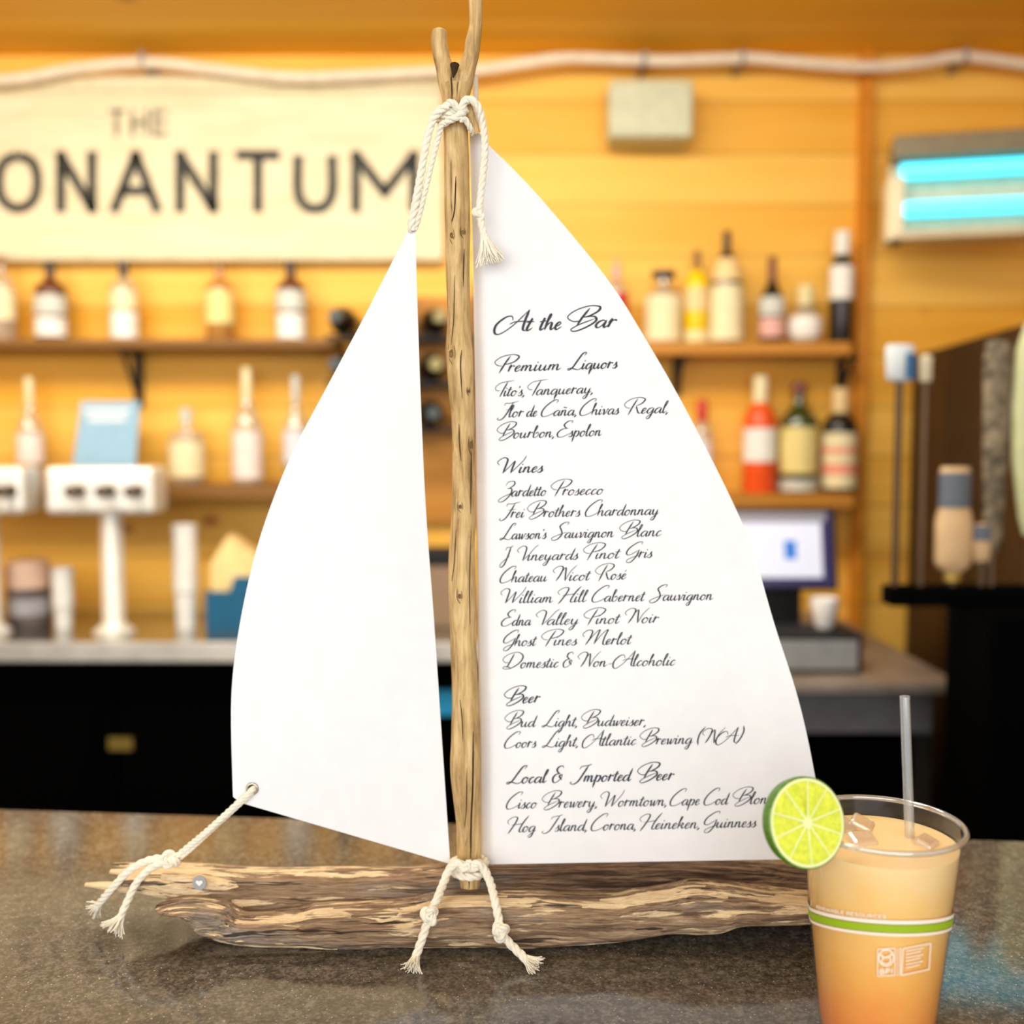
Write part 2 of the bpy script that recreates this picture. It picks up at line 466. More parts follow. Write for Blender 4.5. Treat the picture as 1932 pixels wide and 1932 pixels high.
# block capitals drawn with a constant pen, unit cell width x height 1
BLK = {
 'A': (.8, [[(0, 0), (.4, 1)], [(.4, 1), (.8, 0)], [(.15, .33), (.65, .33)]]),
 'B': (.65, [[(.05, 0), (.05, 1)], [(.05, 1), (.4, .98), (.55, .77), (.4, .54), (.05, .52)], [(.05, .52), (.45, .5), (.62, .27), (.45, .02), (.05, 0)]]),
 'C': (.75, [[(.7, .8), (.45, 1), (.12, .8), (.03, .5), (.12, .2), (.45, 0), (.7, .2)]]),
 'E': (.6, [[(.05, 0), (.05, 1)], [(.05, 1), (.58, 1)], [(.05, .52), (.5, .52)], [(.05, 0), (.58, 0)]]),
 'H': (.75, [[(.05, 0), (.05, 1)], [(.7, 0), (.7, 1)], [(.05, .5), (.7, .5)]]),
 'I': (.2, [[(.1, 0), (.1, 1)]]),
 'L': (.55, [[(.05, 1), (.05, 0)], [(.05, 0), (.52, 0)]]),
 'M': (.95, [[(.05, 0), (.05, 1)], [(.05, 1), (.475, .3)], [(.475, .3), (.9, 1)], [(.9, 1), (.9, 0)]]),
 'N': (.75, [[(.05, 0), (.05, 1)], [(.05, 1), (.7, 0)], [(.7, 0), (.7, 1)]]),
 'O': (.85, [[(.43, 1), (.13, .85), (.04, .5), (.13, .15), (.43, 0), (.72, .15), (.81, .5), (.72, .85), (.43, 1)]]),
 'P': (.62, [[(.05, 0), (.05, 1)], [(.05, 1), (.4, .98), (.57, .74), (.4, .48), (.05, .46)]]),
 'R': (.66, [[(.05, 0), (.05, 1)], [(.05, 1), (.4, .98), (.57, .76), (.4, .52), (.05, .5)], [(.3, .5), (.62, 0)]]),
 'S': (.62, [[(.55, .85), (.35, 1), (.1, .88), (.08, .68), (.3, .52), (.54, .35), (.52, .12), (.28, 0), (.04, .14)]]),
 'T': (.7, [[(0, 1), (.7, 1)], [(.35, 1), (.35, 0)]]),
 'U': (.75, [[(.05, 1), (.05, .3), (.2, .04), (.38, 0), (.55, .04), (.7, .3), (.7, 1)]]),
 'W': (1.0, [[(0, 1), (.25, 0)], [(.25, 0), (.5, .9)], [(.5, .9), (.75, 0)], [(.75, 0), (1, 1)]]),
}

# ------------------------------------------------------------------ bar counter in the foreground
bl = atz(0, 1525, CT); br = atz(1932, 1585, CT)
dirn = (br - bl).normalized(); nrm = Vector((-dirn.y, dirn.x, 0))
if nrm.y < 0: nrm = -nrm
mid = (bl + br) / 2
def slab(name, L0, L1, d0, d1, z0, z1, m, parent, bevel=0):
    mb = MB(); ids = []
    for z in (z0, z1):
        for l, d in ((L0, d0), (L1, d0), (L1, d1), (L0, d1)):
            p = mid + dirn * l + nrm * d
            ids.append(mb.vert((p.x, p.y, z)))
    mb.face(ids[3::-1]); mb.face(ids[4:])
    for k in range(4):
        mb.face((ids[k], ids[(k + 1) % 4], ids[4 + (k + 1) % 4], ids[4 + k]))
    return mb.build(name, m, parent, smooth=False, bevel=bevel)
bar = thing('bar_counter', (mid.x, mid.y - 0.35, 0), 'brown grey speckled polished concrete bar counter under the sailboat', 'counter')
slab('countertop', -1.7, 1.6, -0.72, 0.0, CT - 0.05, CT, CONC, bar, 0.004)
slab('base_panel', -1.65, 1.55, -0.5, -0.06, 0.0, CT - 0.05, DARKW, bar)

# ------------------------------------------------------------------ back bar counters and cooler
BT = at(0, 1212, 2.5).z         # back counter top
cl = thing('back_counter', (-0.75, 2.75, 0), 'steel edged back counter carrying the beer tap towers', 'counter')
box_obj('countertop', (-2.3, 2.505, BT - 0.042), (0.40, 2.995, BT), COUNTS, cl, 0.002)
box_obj('front_edge', (-2.3, 2.492, BT - 0.046), (0.40, 2.505, BT + .001), mat('bright steel edge', (0.74, 0.74, 0.71), 0.35, 0.3, var=.2, vscale=5), cl, 0.003)
box_obj('support_panel', (0.34, 2.56, 0), (0.38, 2.99, BT - 0.042), BLACK, cl)
cool = thing('back_bar_cooler', (-0.95, 2.76, 0), 'black back bar cooler with doors under the steel counter', 'refrigerator')
box_obj('cabinet', (-2.28, 2.60, 0.0), (0.33, 2.98, BT - 0.045), BLACK, cool)
for i in range(4):
    x0 = -2.26 + i * 0.645
    d = box_obj('door', (x0, 2.57, 0.08), (x0 + 0.635, 2.60, BT - 0.06), BLACK, cool, 0.004)
    MB().tube([(x0 + 0.59, 2.55, 0.35), (x0 + 0.59, 2.55, 0.8)], 0.009, 8).build('handle', BLACK, d)
b0 = at(205, 1392, 2.565); b1 = at(250, 1415, 2.565)
box_obj('badge', (b0.x, 2.562, b1.z), (b1.x, 2.57, b0.z), BRASS, cool)
BLUEL = mat('blue sticker', (0.02, 0.36, 0.72), 0.5)
b0 = at(812, 1302, 2.565); b1 = at(866, 1350, 2.565)
box_obj('sticker', (b0.x, 2.564, b1.z), (b1.x, 2.57, b0.z), BLUEL, cool)

tb = thing('steel_work_table', (0.66, 2.5, 0), 'grey steel work table under the order screen, right of the main sail', 'table')
YT = 2.07
xr = at(1815, 1290, YT).x
box_obj('table_top', (0.42, YT, BT - 0.022), (xr, 2.96, BT), mat('warm worn steel', (0.36, 0.30, 0.25), 0.4, 0.5, var=0.15, vscale=9), tb, 0.003)
box_obj('apron', (0.44, YT + 0.02, BT - 0.105), (xr - 0.05, YT + 0.045, BT - 0.024), mat('grey apron', (0.17, 0.17, 0.19), 0.45, 0.4), tb)
for x in (0.46, xr - 0.07):
    for y in (YT + 0.05, 2.88):
        box_obj('leg', (x, y, 0), (x + 0.035, y + 0.035, BT - 0.022), STEEL, tb)
dark_box = thing('undertable_dark_filler', (0.66, 2.5, 0), 'black freezer box added for the dark under the grey steel work table', 'filler')  # black box added where the space under the table is just dark
box_obj('cabinet', (0.52, 2.2, 0.02), (xr - 0.025, 2.85, BT - 0.11), BLACK, dark_box)
box_obj('door', (0.53, 2.175, 0.06), (xr - 0.03, 2.2, BT - 0.12), BLACK, dark_box, 0.004)  # front slab of the added dark box

# ------------------------------------------------------------------ dark partition on the right
pa = Vector((at(1722, 672, 2.9).x, 2.9, 0)); pb = Vector((1.0, 1.95, 0))
ptop = at(1722, 672, 2.9).z
pd = (pb - pa).normalized(); pn_ = Vector((-pd.y, pd.x, 0))
if pn_.x < 0: pn_ = -pn_
mb = MB(); ids = []
for z in (0, ptop):
    for p in (pa, pb, pb + pn_ * 0.5, pa + pn_ * 0.5):
        ids.append(mb.vert((p.x, p.y, z)))
mb.face(ids[3::-1]); mb.face(ids[4:])
for k in range(4): mb.face((ids[k], ids[(k + 1) % 4], ids[4 + (k + 1) % 4], ids[4 + k]))
tag(mb.build('keg_cabinet', DARKW, None, smooth=False), 'tall dark brown wooden cabinet at the right behind the tap handles', 'cabinet')

# ------------------------------------------------------------------ sign
sgn_y = 2.955
SIGNM = None
def sign_mat():
    m, nt, out = new_mat('weathered cream paint'); N = NT(nt)
    g = N.n('NewGeometry'); P = g.outputs['Position']
    a = N.noise(N.mapping(P, (2, 2, 14)), 2.0, 5, 0.65)
    b = N.noise(P, 6, 4)
    c = N.ramp(a, [(0.3, (0.68, 0.61, 0.39)), (0.6, (0.80, 0.73, 0.51))])
    c = N.mix(N.ramp(b, [(0.5, (0, 0, 0)), (0.75, (0.6, 0.6, 0.6))]), c, (0.86, 0.70, 0.45))
    principled(N, out, Base_Color=c, Roughness=0.8, Specular_IOR_Level=0.2); return m
SIGNM = sign_mat()
s0 = at(-150, 146, sgn_y); s1 = at(836, 492, sgn_y)
sg = thing('bar_sign', ((s0.x + s1.x) / 2, sgn_y, s1.z), 'long cream wooden sign with dark capital letters ONANTUM on the plank wall', 'sign')
box_obj('board', (s0.x, sgn_y, s1.z), (s1.x, 2.998, s0.z), SIGNM, sg, 0.004)
FR = mat('sign frame', (0.72, 0.66, 0.44), 0.8)
fr_ = MB()
fr_.box((s0.x, sgn_y - 0.012, s0.z - 0.04), (s1.x, sgn_y, s0.z)); fr_.box((s0.x, sgn_y - 0.012, s1.z), (s1.x, sgn_y, s1.z + 0.03))
fr_.build('frame', FR, sg, smooth=False, bevel=0.002)
SLET = mat('faded black sign paint', (0.03, 0.03, 0.024), 0.7, var=0.4, vscale=14)
SLET2 = mat('worn grey sign paint', (0.3, 0.28, 0.2), 0.8, var=0.4, vscale=18)
def sign_letters(chars, ytop, ybot, wpx, m, name):
    mb = MB()
    for ch, x0, x1 in chars:
        adv, st = BLK[ch]
        xmin = min(p[0] for s in st for p in s); xmax = max(p[0] for s in st for p in s)
        for s in st:
            pts = [(x0 + wpx / 2 + (x - xmin) / max(1e-6, xmax - xmin) * (x1 - x0 - wpx), ybot - wpx / 2 - y * (ybot - ytop - wpx)) for x, y in s]
            if len(s) == 2:   # square ends
                pts = [Vector((*p, 0)) for p in pts]
                d = (pts[1] - pts[0]).normalized() * wpx * 0.4
                pts = [(pts[0] - d)[:2], (pts[1] + d)[:2]]
            pen(mb, pts, wpx, wpx, lambda x, y: at(x, y, sgn_y - 0.0012), 8, True)
    mb.build(name, m, sg, smooth=False)
sign_letters([('O', -12, 80), ('N', 105, 183), ('A', 207, 305), ('N', 330, 412), ('T', 443, 530), ('U', 553, 636), ('M', 662, 790)], 283, 403, 19, SLET, 'lettering')
sign_letters([('T', 203, 237), ('H', 246, 280), ('E', 288, 318)], 205, 258, 9, SLET2, 'small_lettering')

# ------------------------------------------------------------------ rope light garland along the ceiling edge
GARM = mat('white garland tube', (0.86, 0.76, 0.6), 0.7)
mb = MB()
gp = [(-140, 132), (-60, 152), (40, 148), (140, 130), (270, 118), (380, 128), (470, 139), (560, 146), (680, 142), (800, 136), (900, 132), (960, 124), (1060, 110), (1160, 112), (1260, 115),
      (1400, 110), (1480, 115), (1560, 122), (1650, 126), (1740, 118), (1820, 107), (1932, 121), (2020, 132)]
path = spline([at(x, y, 2.90) for x, y in gp], 6)
mb.tube(path, 0.0145, 10)
gar = thing('garland', at(966, 125, 2.90), 'thin whitish tube garland draped along the top of the plank wall', 'garland')
mb.build('tube', GARM, gar)
for x, y in ((270, 113), (1215, 113), (1400, 110), (1820, 106)):
    p = at(x, y, 2.90)
    MB().box((p.x - 0.006, 2.884, p.z - 0.017), (p.x + 0.006, 2.999, p.z + 0.017)).build('clip', mat('grey clip', (0.3, 0.28, 0.27), 0.5), gar, smooth=False)

# grey green speaker box on the wall
SAGE = mat('sage grey casing', (0.58, 0.6, 0.42), 0.6)
w0 = at(1150, 148, 2.86); w1 = at(1308, 258, 2.86)
spk = thing('wall_box', ((w0.x + w1.x) / 2, 2.93, w1.z), 'sage grey box mounted high on the plank wall above the sail', 'box')
box_obj('casing', (w0.x, 2.86, w1.z), (w1.x, 2.985, w0.z), SAGE, spk, 0.012)
box_obj('mounting_plate', (w0.x + 0.05, 2.985, w1.z + 0.02), (w1.x - 0.05, 3.0, w0.z + 0.02), BRONZE, spk)

# ------------------------------------------------------------------ insect lamp with two blue tubes
LY = 2.78
lp = at(1800, 455, LY)
lamp = thing('insect_lamp', (lp.x, LY, lp.z), 'steel wall lamp with two glowing blue tubes at upper right', 'lamp')
q0 = at(1684, 262, LY); q1 = at(1990, 456, LY)
rotL = Matrix.Rotation(R(-13), 3, 'Z'); pv = Vector((q0.x, LY, 0))
PAN = mat('cream reflector', (0.6, 0.5, 0.32), 0.35, 0.3)
HOOD = mat('grey brown hood', (0.24, 0.2, 0.12), 0.45, 0.3)
CAPM = mat('cream end cap', (0.86, 0.78, 0.52), 0.5)
def lbox(name, lo, hi, m, bev=0.004):
    mb = MB(); mb.box(lo, hi, 0, rotL, pv); return mb.build(name, m, lamp, smooth=False, bevel=bev)
H = q0.z - q1.z
lbox('reflector', (q0.x, LY + 0.06, q1.z), (q1.x, LY + 0.09, q0.z), PAN)
lbox('hood', (q0.x, LY - 0.03, q0.z - 0.055), (q1.x, LY + 0.062, q0.z), HOOD)
lbox('end_cap', (q0.x - 0.012, LY - 0.02, q1.z), (q0.x + 0.03, LY + 0.09, q0.z - 0.1), CAPM)
lbox('tray', (q0.x, LY - 0.03, q1.z), (q1.x, LY + 0.06, q1.z + 0.02), PAN)
lbox('wall_bracket', (q0.x + 0.12, LY + 0.09, q1.z + 0.1), (q0.x + 0.2, LY + 0.175, q1.z + 0.2), HOOD)
TUBE = mat('blue tube', (0.2, 0.75, 0.9), 0.3, emit=(0.035, 0.70, 1.0), estr=1.9, var=0)
for py in (325, 397):
    z = at(1700, py, LY).z
    mb = MB(); mb.tube([rotL @ (Vector((x, LY + 0.0, z)) - pv) + pv for x in (q0.x + 0.022, q1.x - 0.01)], 0.019, 14)
    mb.build('tube', TUBE, lamp)

# ------------------------------------------------------------------ shelves
def shelf(name, px0, px1, zt, th, y0, m, label, brackets=(), low=0.1):
    x0 = at(px0, 650, y0).x; x1 = at(px1, 650, y0).x
    t = thing(name, ((x0 + x1) / 2, 2.92, zt - th), label, 'shelf')
    box_obj('board', (x0, y0, zt - th), (x1, 2.998, zt), m, t, 0.003)
    for b in brackets:
        x = at(b, 650, 2.98).x
        mb = MB()
        mb.box((x - 0.011, 2.985, zt - th - low), (x + 0.011, 2.998, zt - th))
        mb.box((x - 0.011, y0 + 0.02, zt - th - 0.008), (x + 0.011, 2.985, zt - th))
        mb.tube([(x, 2.985, zt - th - low * 0.85), (x, y0 + 0.03, zt - th - 0.008)], 0.006, 6)
        mb.build('bracket', BLACK2, t, smooth=False)
    return t
ZL1 = at(0, 645, 2.92).z; ZR1 = at(0, 650, 2.92).z; ZL2 = at(0, 913, 2.92).z; ZR2 = at(0, 929, 2.92).z
shelf('wall_shelf', -160, 632, ZL1, 0.024, 2.84, SHELFW, 'upper dark wooden shelf under the cream sign', (258,), 0.15)
shelf('wall_shelf', 1120, 1606, ZR1, 0.034, 2.84, SHELFR, 'upper warm wooden liquor shelf right of the main sail', (1278, 1590), 0.1)
shelf('wall_shelf', -160, 700, ZL2, 0.036, 2.82, SHELFW, 'lower dark wooden shelf behind the beer tap towers', ())
shelf('wall_shelf', 1120, 1618, ZR2, 0.036, 2.82, SHELFR, 'lower warm wooden liquor shelf above the order screen', ())

# ------------------------------------------------------------------ bottles
CLEAR = thin('clear bottle glass', (0.93, 0.92, 0.86), 0.18, 0.25, (0.8, 0.78, 0.7))
AMBER = thin('amber spirit', (0.75, 0.4, 0.08), 0.15, 0.35, (0.8, 0.5, 0.12))
GREENG = thin('green glass', (0.12, 0.3, 0.06), 0.2, 0.3, (0.08, 0.16, 0.04))
DARKG = mat('dark bottle glass', (0.012, 0.01, 0.008), 0.18, spec=0.5, var=0)
BROWNG = mat('brown bottle glass', (0.12, 0.035, 0.01), 0.2, spec=0.5, var=0)
def flat(n, c, r=0.6): return mat(n, c, r, var=0.05)
CREAM = flat('cream paper', (0.84, 0.74, 0.45)); WHITEP = flat('white paper', (0.86, 0.85, 0.78)); YELLOW = flat('yellow spirit', (0.9, 0.6, 0.0), 0.25)
TAN = flat('tan paper', (0.85, 0.62, 0.3)); REDC = flat('red cap', (0.6, 0.02, 0.015), 0.4); REDO = flat('orange red spirit', (0.85, 0.1, 0.015), 0.3)
WINE = flat('dark red capsule', (0.16, 0.03, 0.02), 0.4); PINKP = flat('pink paper', (0.75, 0.42, 0.36)); GREYP = flat('pale grey paper', (0.6, 0.62, 0.55))
PALEY = flat('pale yellow capsule', (0.8, 0.7, 0.36)); BLACKC = flat('black cap', (0.02, 0.016, 0.012), 0.4); BROWNC = flat('brown cork', (0.3, 0.14, 0.04))
BLUEW = flat('bluish white label', (0.66, 0.68, 0.72)); PINKW = flat('pinkish white label', (0.84, 0.72, 0.66)); REDP = flat('red print', (0.85, 0.3, 0.2)); YLAB = flat('straw yellow label', (0.82, 0.68, 0.26))
STD = [(.0, 0), (.92, 0), (1, .02), (1, .62), (.95, .68), (.6, .75), (.34, .8), (.3, .86), (.3, .96), (.34, .965), (.34, 1), (0, 1)]
SQ = [(.0, 0), (.95, 0), (1, .02), (1, .66), (.92, .7), (.45, .73), (.36, .76), (.36, .94), (.36, 1), (0, 1)]
TALLN = [(.0, 0), (.92, 0), (1, .02), (1, .5), (.9, .56), (.5, .66), (.3, .74), (.27, .98), (.3, 1), (0, 1)]
CHAMP = [(.0, 0), (.96, 0), (1, .03), (.93, .5), (.78, .62), (.72, .7), (.45, .78), (.22, .83), (.2, 1), (0, 1)]
ROUND = [(.0, 0), (.5, 0), (.85, .1), (1, .3), (.9, .46), (.55, .58), (.32, .64), (.3, .94), (.34, 1), (0, 1)]
JAR = [(.0, 0), (.92, 0), (1, .03), (1, .6), (.9, .68), (.4, .72), (.3, .76), (.3, .97), (.3, 1), (0, 1)]
def prof_r(prof, h):
    return lerp_table([(p[1] + i * 1e-6, p[0]) for i, p in enumerate(prof)], h)
def bottle(px, ybase, ytop, wpx, z, prof, glass, label, labels=(), cap=None, Y=2.92, name='liquor_bottle', group=None):
    p = at(px, ybase, Y)
    s = Y / F
    Ht = (ybase - ytop) * s; Rr = wpx * s / 2
    t = thing(name, (p.x, Y, z), label, 'bottle', group)
    o = Vector((p.x, Y, z))
    top = cap[0] if cap else 1.0
    pr = [(r * Rr, h * Ht) for r, h in prof]
    MB().lathe(pr, 24, 0, o).build('glass', glass, t)
    for i, (h0, h1, m) in enumerate(labels):
        hs = [h0 + (h1 - h0) * k / 6 for k in range(7)]
        lp_ = [(prof_r(prof, h) * Rr + 0.0008 + 0.0004 * i, h * Ht) for h in hs]
        MB().lathe(lp_, 20, 0, o, R(180), R(360)).build('paper_label', m, t)
    if cap:
        h0, m, rf = cap
        r0 = max(rf * Rr, prof_r(prof, min(0.999, (h0 + 1) / 2)) * Rr + 0.001)
        MB().lathe([(r0 * 0.98, h0 * Ht), (r0, h0 * Ht + 0.002), (r0, Ht * 1.004), (r0 * 0.9, Ht * 1.012), (0, Ht * 1.012)], 18, 0, o).build('cap', m, t)
    return t
G1 = 'bottles on the upper left shelf'; G2 = 'bottles on the lower left shelf'; G3 = 'bottles on the upper right shelf'; G4 = 'bottles on the lower right shelf'
# upper left shelf
bottle(6, 645, 488, 50, ZL1, STD, CLEAR, 'liquor bottle cut by the left frame edge on the upper left shelf', ((.25, .6, CREAM),), (.9, BROWNC, .34), group=G1)
bottle(98, 645, 500, 58, ZL1, STD, BROWNG, 'brown liquor bottle with white label, left of the paler bottle on the upper left shelf', ((.06, .3, WHITEP), (.34, .58, GREYP)), (.9, BLACKC, .36), group=G1)
bottle(236, 645, 496, 50, ZL1, STD, CLEAR, 'clear bottle with dark cap and white label under the sign letter A', ((.04, .36, WHITEP), (.4, .62, CREAM)), (.8, BLACKC, .34), group=G1)
bottle(416, 645, 496, 52, ZL1, STD, AMBER, 'amber liquor bottle with pale yellow label under the sign letter N', ((.22, .62, YLAB),), (.92, BROWNC, .36), group=G1)
bottle(550, 645, 496, 54, ZL1, STD, BROWNG, 'brown bottle with round white label beside the wine rack', ((.03, .34, WHITEP), (.38, .62, GREYP)), (.82, BLACKC, .34), group=G1)
# lower left shelf
bottle(60, 913, 716, 50, ZL2, TALLN, CLEAR, 'clear long necked bottle with pinkish label above the left tap tower', ((.2, .48, PINKW),), (.74, CREAM, .3), group=G2)
bottle(354, 913, 772, 66, ZL2, JAR, CLEAR, 'squat cream labelled bottle with grey stopper right of the blue card', ((.1, .56, CREAM),), (.82, GREYP, .32), group=G2)
bottle(468, 913, 698, 56, ZL2, TALLN, CLEAR, 'tall whitish bottle with a long pale neck beside the jib sail', ((.05, .46, PINKW),), (.72, CREAM, .3), group=G2)
bottle(560, 913, 712, 48, ZL2, TALLN, CLEAR, 'bluish white labelled bottle half hidden by the jib sail', ((.2, .5, BLUEW),), (.76, GREYP, .3), group=G2)
# upper right shelf
bottle(1162, 650, 500, 44, ZR1, STD, CLEAR, 'bottle with a red label peeking out from behind the main sail edge', ((.25, .62, REDC),), (.78, PINKP, .34), group=G3)
bottle(1251, 650, 516, 68, ZR1, SQ, CLEAR, 'broad square cream labelled decanter with flat dark stopper', ((.04, .66, CREAM),), (.92, BLACKC, .66), group=G3)
bottle(1313, 650, 478, 44, ZR1, STD, YELLOW, 'bright yellow liqueur bottle between the decanter and the champagne bottle', ((.36, .6, TAN), (.0, .14, PALEY)), (.8, BROWNC, .36), group=G3)
bottle(1369, 650, 443, 64, ZR1, CHAMP, DARKG, 'tall dark champagne shaped bottle with a large cream label', ((.03, .52, CREAM), (.56, .76, TAN)), (.84, BLACKC, .22), group=G3)
bottle(1455, 652, 492, 46, ZR1, TALLN, DARKG, 'black bottle with grey and pink label and dark red neck', ((.08, .3, PINKP), (.33, .54, GREYP)), (.72, WINE, .32), group=G3)
bottle(1518, 652, 545, 64, ZR1, ROUND, CLEAR, 'round bellied cream flask with a yellow cap', ((.06, .5, WHITEP),), (.66, PALEY, .46), group=G3)
bottle(1585, 655, 449, 43, ZR1, [(0, 0), (.92, 0), (1, .02), (1, .68), (.9, .74), (.62, .78), (.6, .8), (.62, 1), (0, 1)], DARKG, 'slim black bottle with white label and white capsule at the right shelf end', ((.4, .7, WHITEP),), (.8, WHITEP, .66), group=G3)
# lower right shelf
bottle(1323, 929, 757, 40, ZR2, STD, CLEAR, 'bottle with a bright red cap beside the main sail edge', ((.2, .56, PINKW),), (.78, REDC, .5), group=G4)
bottle(1432, 931, 716, 62, ZR2, STD, REDO, 'orange red aperitif bottle with white label and long cream neck', ((.27, .56, WHITEP),), (.7, CREAM, .44), group=G4)
bottle(1505, 931, 727, 70, ZR2, STD, GREENG, 'green glass bottle with a wide straw yellow label', ((.18, .6, YLAB), (.02, .12, GREYP)), (.9, WINE, .38), group=G4)
bottle(1582, 931, 738, 64, ZR2, STD, DARKG, 'dark bottle with red printed cream label at the lower right shelf end', ((.05, .58, CREAM), (.38, .44, REDP), (.18, .28, REDP)), (.76, TAN, .48), group=G4)

# wine rack with lying bottles
rk0 = at(735, 560, 2.97); rk1 = at(905, 985, 2.97)
rack = thing('wine_rack', ((rk0.x + rk1.x) / 2, 2.97, rk1.z), 'wooden wall rack holding dark wine bottles behind the mast', 'rack')
box_obj('back_panel', (rk0.x, 2.965, rk1.z), (rk1.x, 2.998, rk0.z), SHELFR, rack, 0.003)
for px in (760, 900):
    p = at(px, 600, 2.9)
    box_obj('post', (p.x - 0.008, 2.78, at(0, 815, 2.9).z), (p.x + 0.008, 2.965, at(0, 548, 2.9).z), SHELFW, rack)
for py in (642, 726, 812):
    p = at(622, py, 2.9); p2 = at(900, py, 2.9)
    box_obj('rail', (p.x + 0.008, 2.79, p.z - 0.005), (p2.x - 0.008, 2.81, p.z + 0.004), BLACK2, rack)
    box_obj('rail', (p.x + 0.008, 2.93, p.z - 0.005), (p2.x - 0.008, 2.95, p.z + 0.004), BLACK2, rack)
OLIVE = flat('olive capsule', (0.30, 0.26, 0.10)); SLATEC = flat('slate capsule', (0.05, 0.07, 0.075))
WP = [(0, 0), (.034, 0), (.0365, .004), (.0365, .15), (.033, .17), (.018, .2), (.0145, .215), (.0145, .262)]
CP = [(.0155, .225), (.0165, .226), (.0168, .2635), (.016, .266), (0, .266)]
def wine(cap_px, cap_py, base_px, m, label):
    rail = max([r for r in (642, 726, 812)], key=lambda r: -abs(r - 40 - cap_py))
    zc = at(605, rail, 2.9).z + 0.004 + 0.0372
    a = at(base_px, cap_py, 2.955); a.z = zc
    b = at(cap_px, cap_py, 2.69); b.z = zc
    d = (b - a).normalized()
    q = d.to_track_quat('Z', 'Y').to_matrix()
    t = thing('wine_bottle', a, label, 'bottle', 'wine bottles lying in the rack')
    MB().lathe(WP, 22, 0, a, axis=q).build('glass', DARKG, t)
    MB().lathe(CP, 18, 0, a, axis=q).build('capsule', m, t)
wine(632, 600, 665, SLATEC, 'lying dark wine bottle at the upper left end of the wine rack')
wine(632, 684, 665, SLATEC, 'lying dark wine bottle just below another, left of the jib sail')
wine(831, 600, 812, OLIVE, 'topmost lying wine bottle seen in the gap beside the mast')
wine(823, 684, 808, OLIVE, 'middle lying wine bottle seen in the gap beside the mast')
wine(818, 770, 806, SLATEC, 'lowest lying wine bottle seen in the gap beside the mast')

# ------------------------------------------------------------------ beer tap towers
def tower(pxc, label, hp0, hp1, fx):
    Y = 2.62
    c = at(pxc, 1200, Y)
    t = thing('beer_tap_tower', (c.x, Y, BT), label, 'beer tap', 'steel beer tap towers on the back counter')
    z0 = at(0, 968, Y).z; z1 = at(0, 880, Y).z
    x0 = at(hp0, 900, Y).x; x1 = at(hp1, 900, Y).x
    mb = MB()
    mb.lathe([(0.0, 0), (0.05, 0), (0.05, 0.008), (0.034, 0.02), (0.027, 0.03), (0.027, z0 - BT + 0.01)], 24, 0, (c.x, Y, BT))
    mb.build('column', TAPS, t)
    box_obj('head', (x0, Y - 0.055, z0), (x1, Y + 0.055, z1), TAPS, t, 0.014)
    for f in fx:
        p = at(f, 926, Y - 0.06)
        ax = Matrix.Rotation(R(90), 3, 'X')
        fo = MB().lathe([(0.0, 0), (0.016, 0), (0.016, 0.012), (0.011, 0.016), (0.011, 0.045), (0.014, 0.05), (0.014, 0.062), (0, 0.062)], 16, 0, (p.x, Y - 0.05, p.z), axis=ax).build('faucet', BRONZE, t)
        MB().lathe([(0, 0), (0.007, 0), (0.008, 0.03), (0, 0.03)], 12, 0, (p.x, Y - 0.1, p.z - 0.045)).build('spout', TAPS, fo)
tower(216, 'steel beer tap tower with three faucets in front of the blue card', 100, 303, (148, 205, 258))
tower(-18, 'steel beer tap tower cut off by the left frame edge', -140, 61, (-75, -18, 19))

# blue card behind the taps, standing on the lower left shelf
CARD = flat('pale blue card', (0.26, 0.46, 0.62)); CARDW = flat('white card print', (0.75, 0.8, 0.84))
c0 = at(137, 905, 2.84); c1 = at(268, 758, 2.9)
cdt = thing('blue_card', ((c0.x + c1.x) / 2, 2.86, ZL2), 'light blue card sign standing on the lower left shelf behind the tap tower', 'sign')
mb = MB()
ct_ = [(c0.x - 0.004, 2.835, ZL2), (c1.x - 0.004, 2.835, ZL2), (c1.x + 0.002, 2.875, c1.z), (c0.x + 0.014, 2.875, c1.z)]
i0 = [mb.vert(p) for p in ct_]; i1 = [mb.vert((p[0], p[1] + 0.006, p[2])) for p in ct_]
mb.face(i0); mb.face(i1[::-1])
for k in range(4): mb.face((i0[k], i0[(k + 1) % 4], i1[(k + 1) % 4], i1[k]))
mb.build('panel', CARD, cdt, smooth=False)
mb = MB()
for f, w in ((0.86, 0.36), (0.76, 0.30)):
    z = ZL2 + (c1.z - ZL2) * f; y = 2.835 + 0.04 * f - 0.0015; xc = (c0.x + c1.x) / 2; hw = (c1.x - c0.x) * w
    i = [mb.vert((xc - hw, y, z)), mb.vert((xc + hw, y, z)), mb.vert((xc + hw, y + 0.0025, z + 0.012)), mb.vert((xc - hw, y + 0.0025, z + 0.012))]
    mb.face(i)
mb.build('print', CARDW, cdt, smooth=False)

# ------------------------------------------------------------------ things on the back counter
CUPW = flat('white paper cup', (0.88, 0.88, 0.84))
def cup_stack(px, ytop, w, label, n):
    Y = 2.70
    p = at(px, 1190, Y); s = Y / F
    H = at(px, ytop, Y).z - BT
    r = w * s / 2
    t = thing('cup_stack', (p.x, Y, BT), label, 'cups', 'stacks of white cups')
    prof = [(0, 0), (r * 0.78, 0), (r * 0.86, H * 0.35)]
    h0 = H * 0.35
    for k in range(n):
        z = h0 + (H - h0) * k / n
        prof += [(r * 0.9, z), (r, z + 0.003), (r, z + (H - h0) / n * 0.6), (r * 0.92, z + (H - h0) / n * 0.7)]
    prof += [(r, H - 0.004), (r, H), (r * 0.9, H), (r * 0.85, H - 0.03), (0, H - 0.03)]
    MB().lathe(prof, 22, 0, (p.x, Y, BT)).build('cups', CUPW, t)
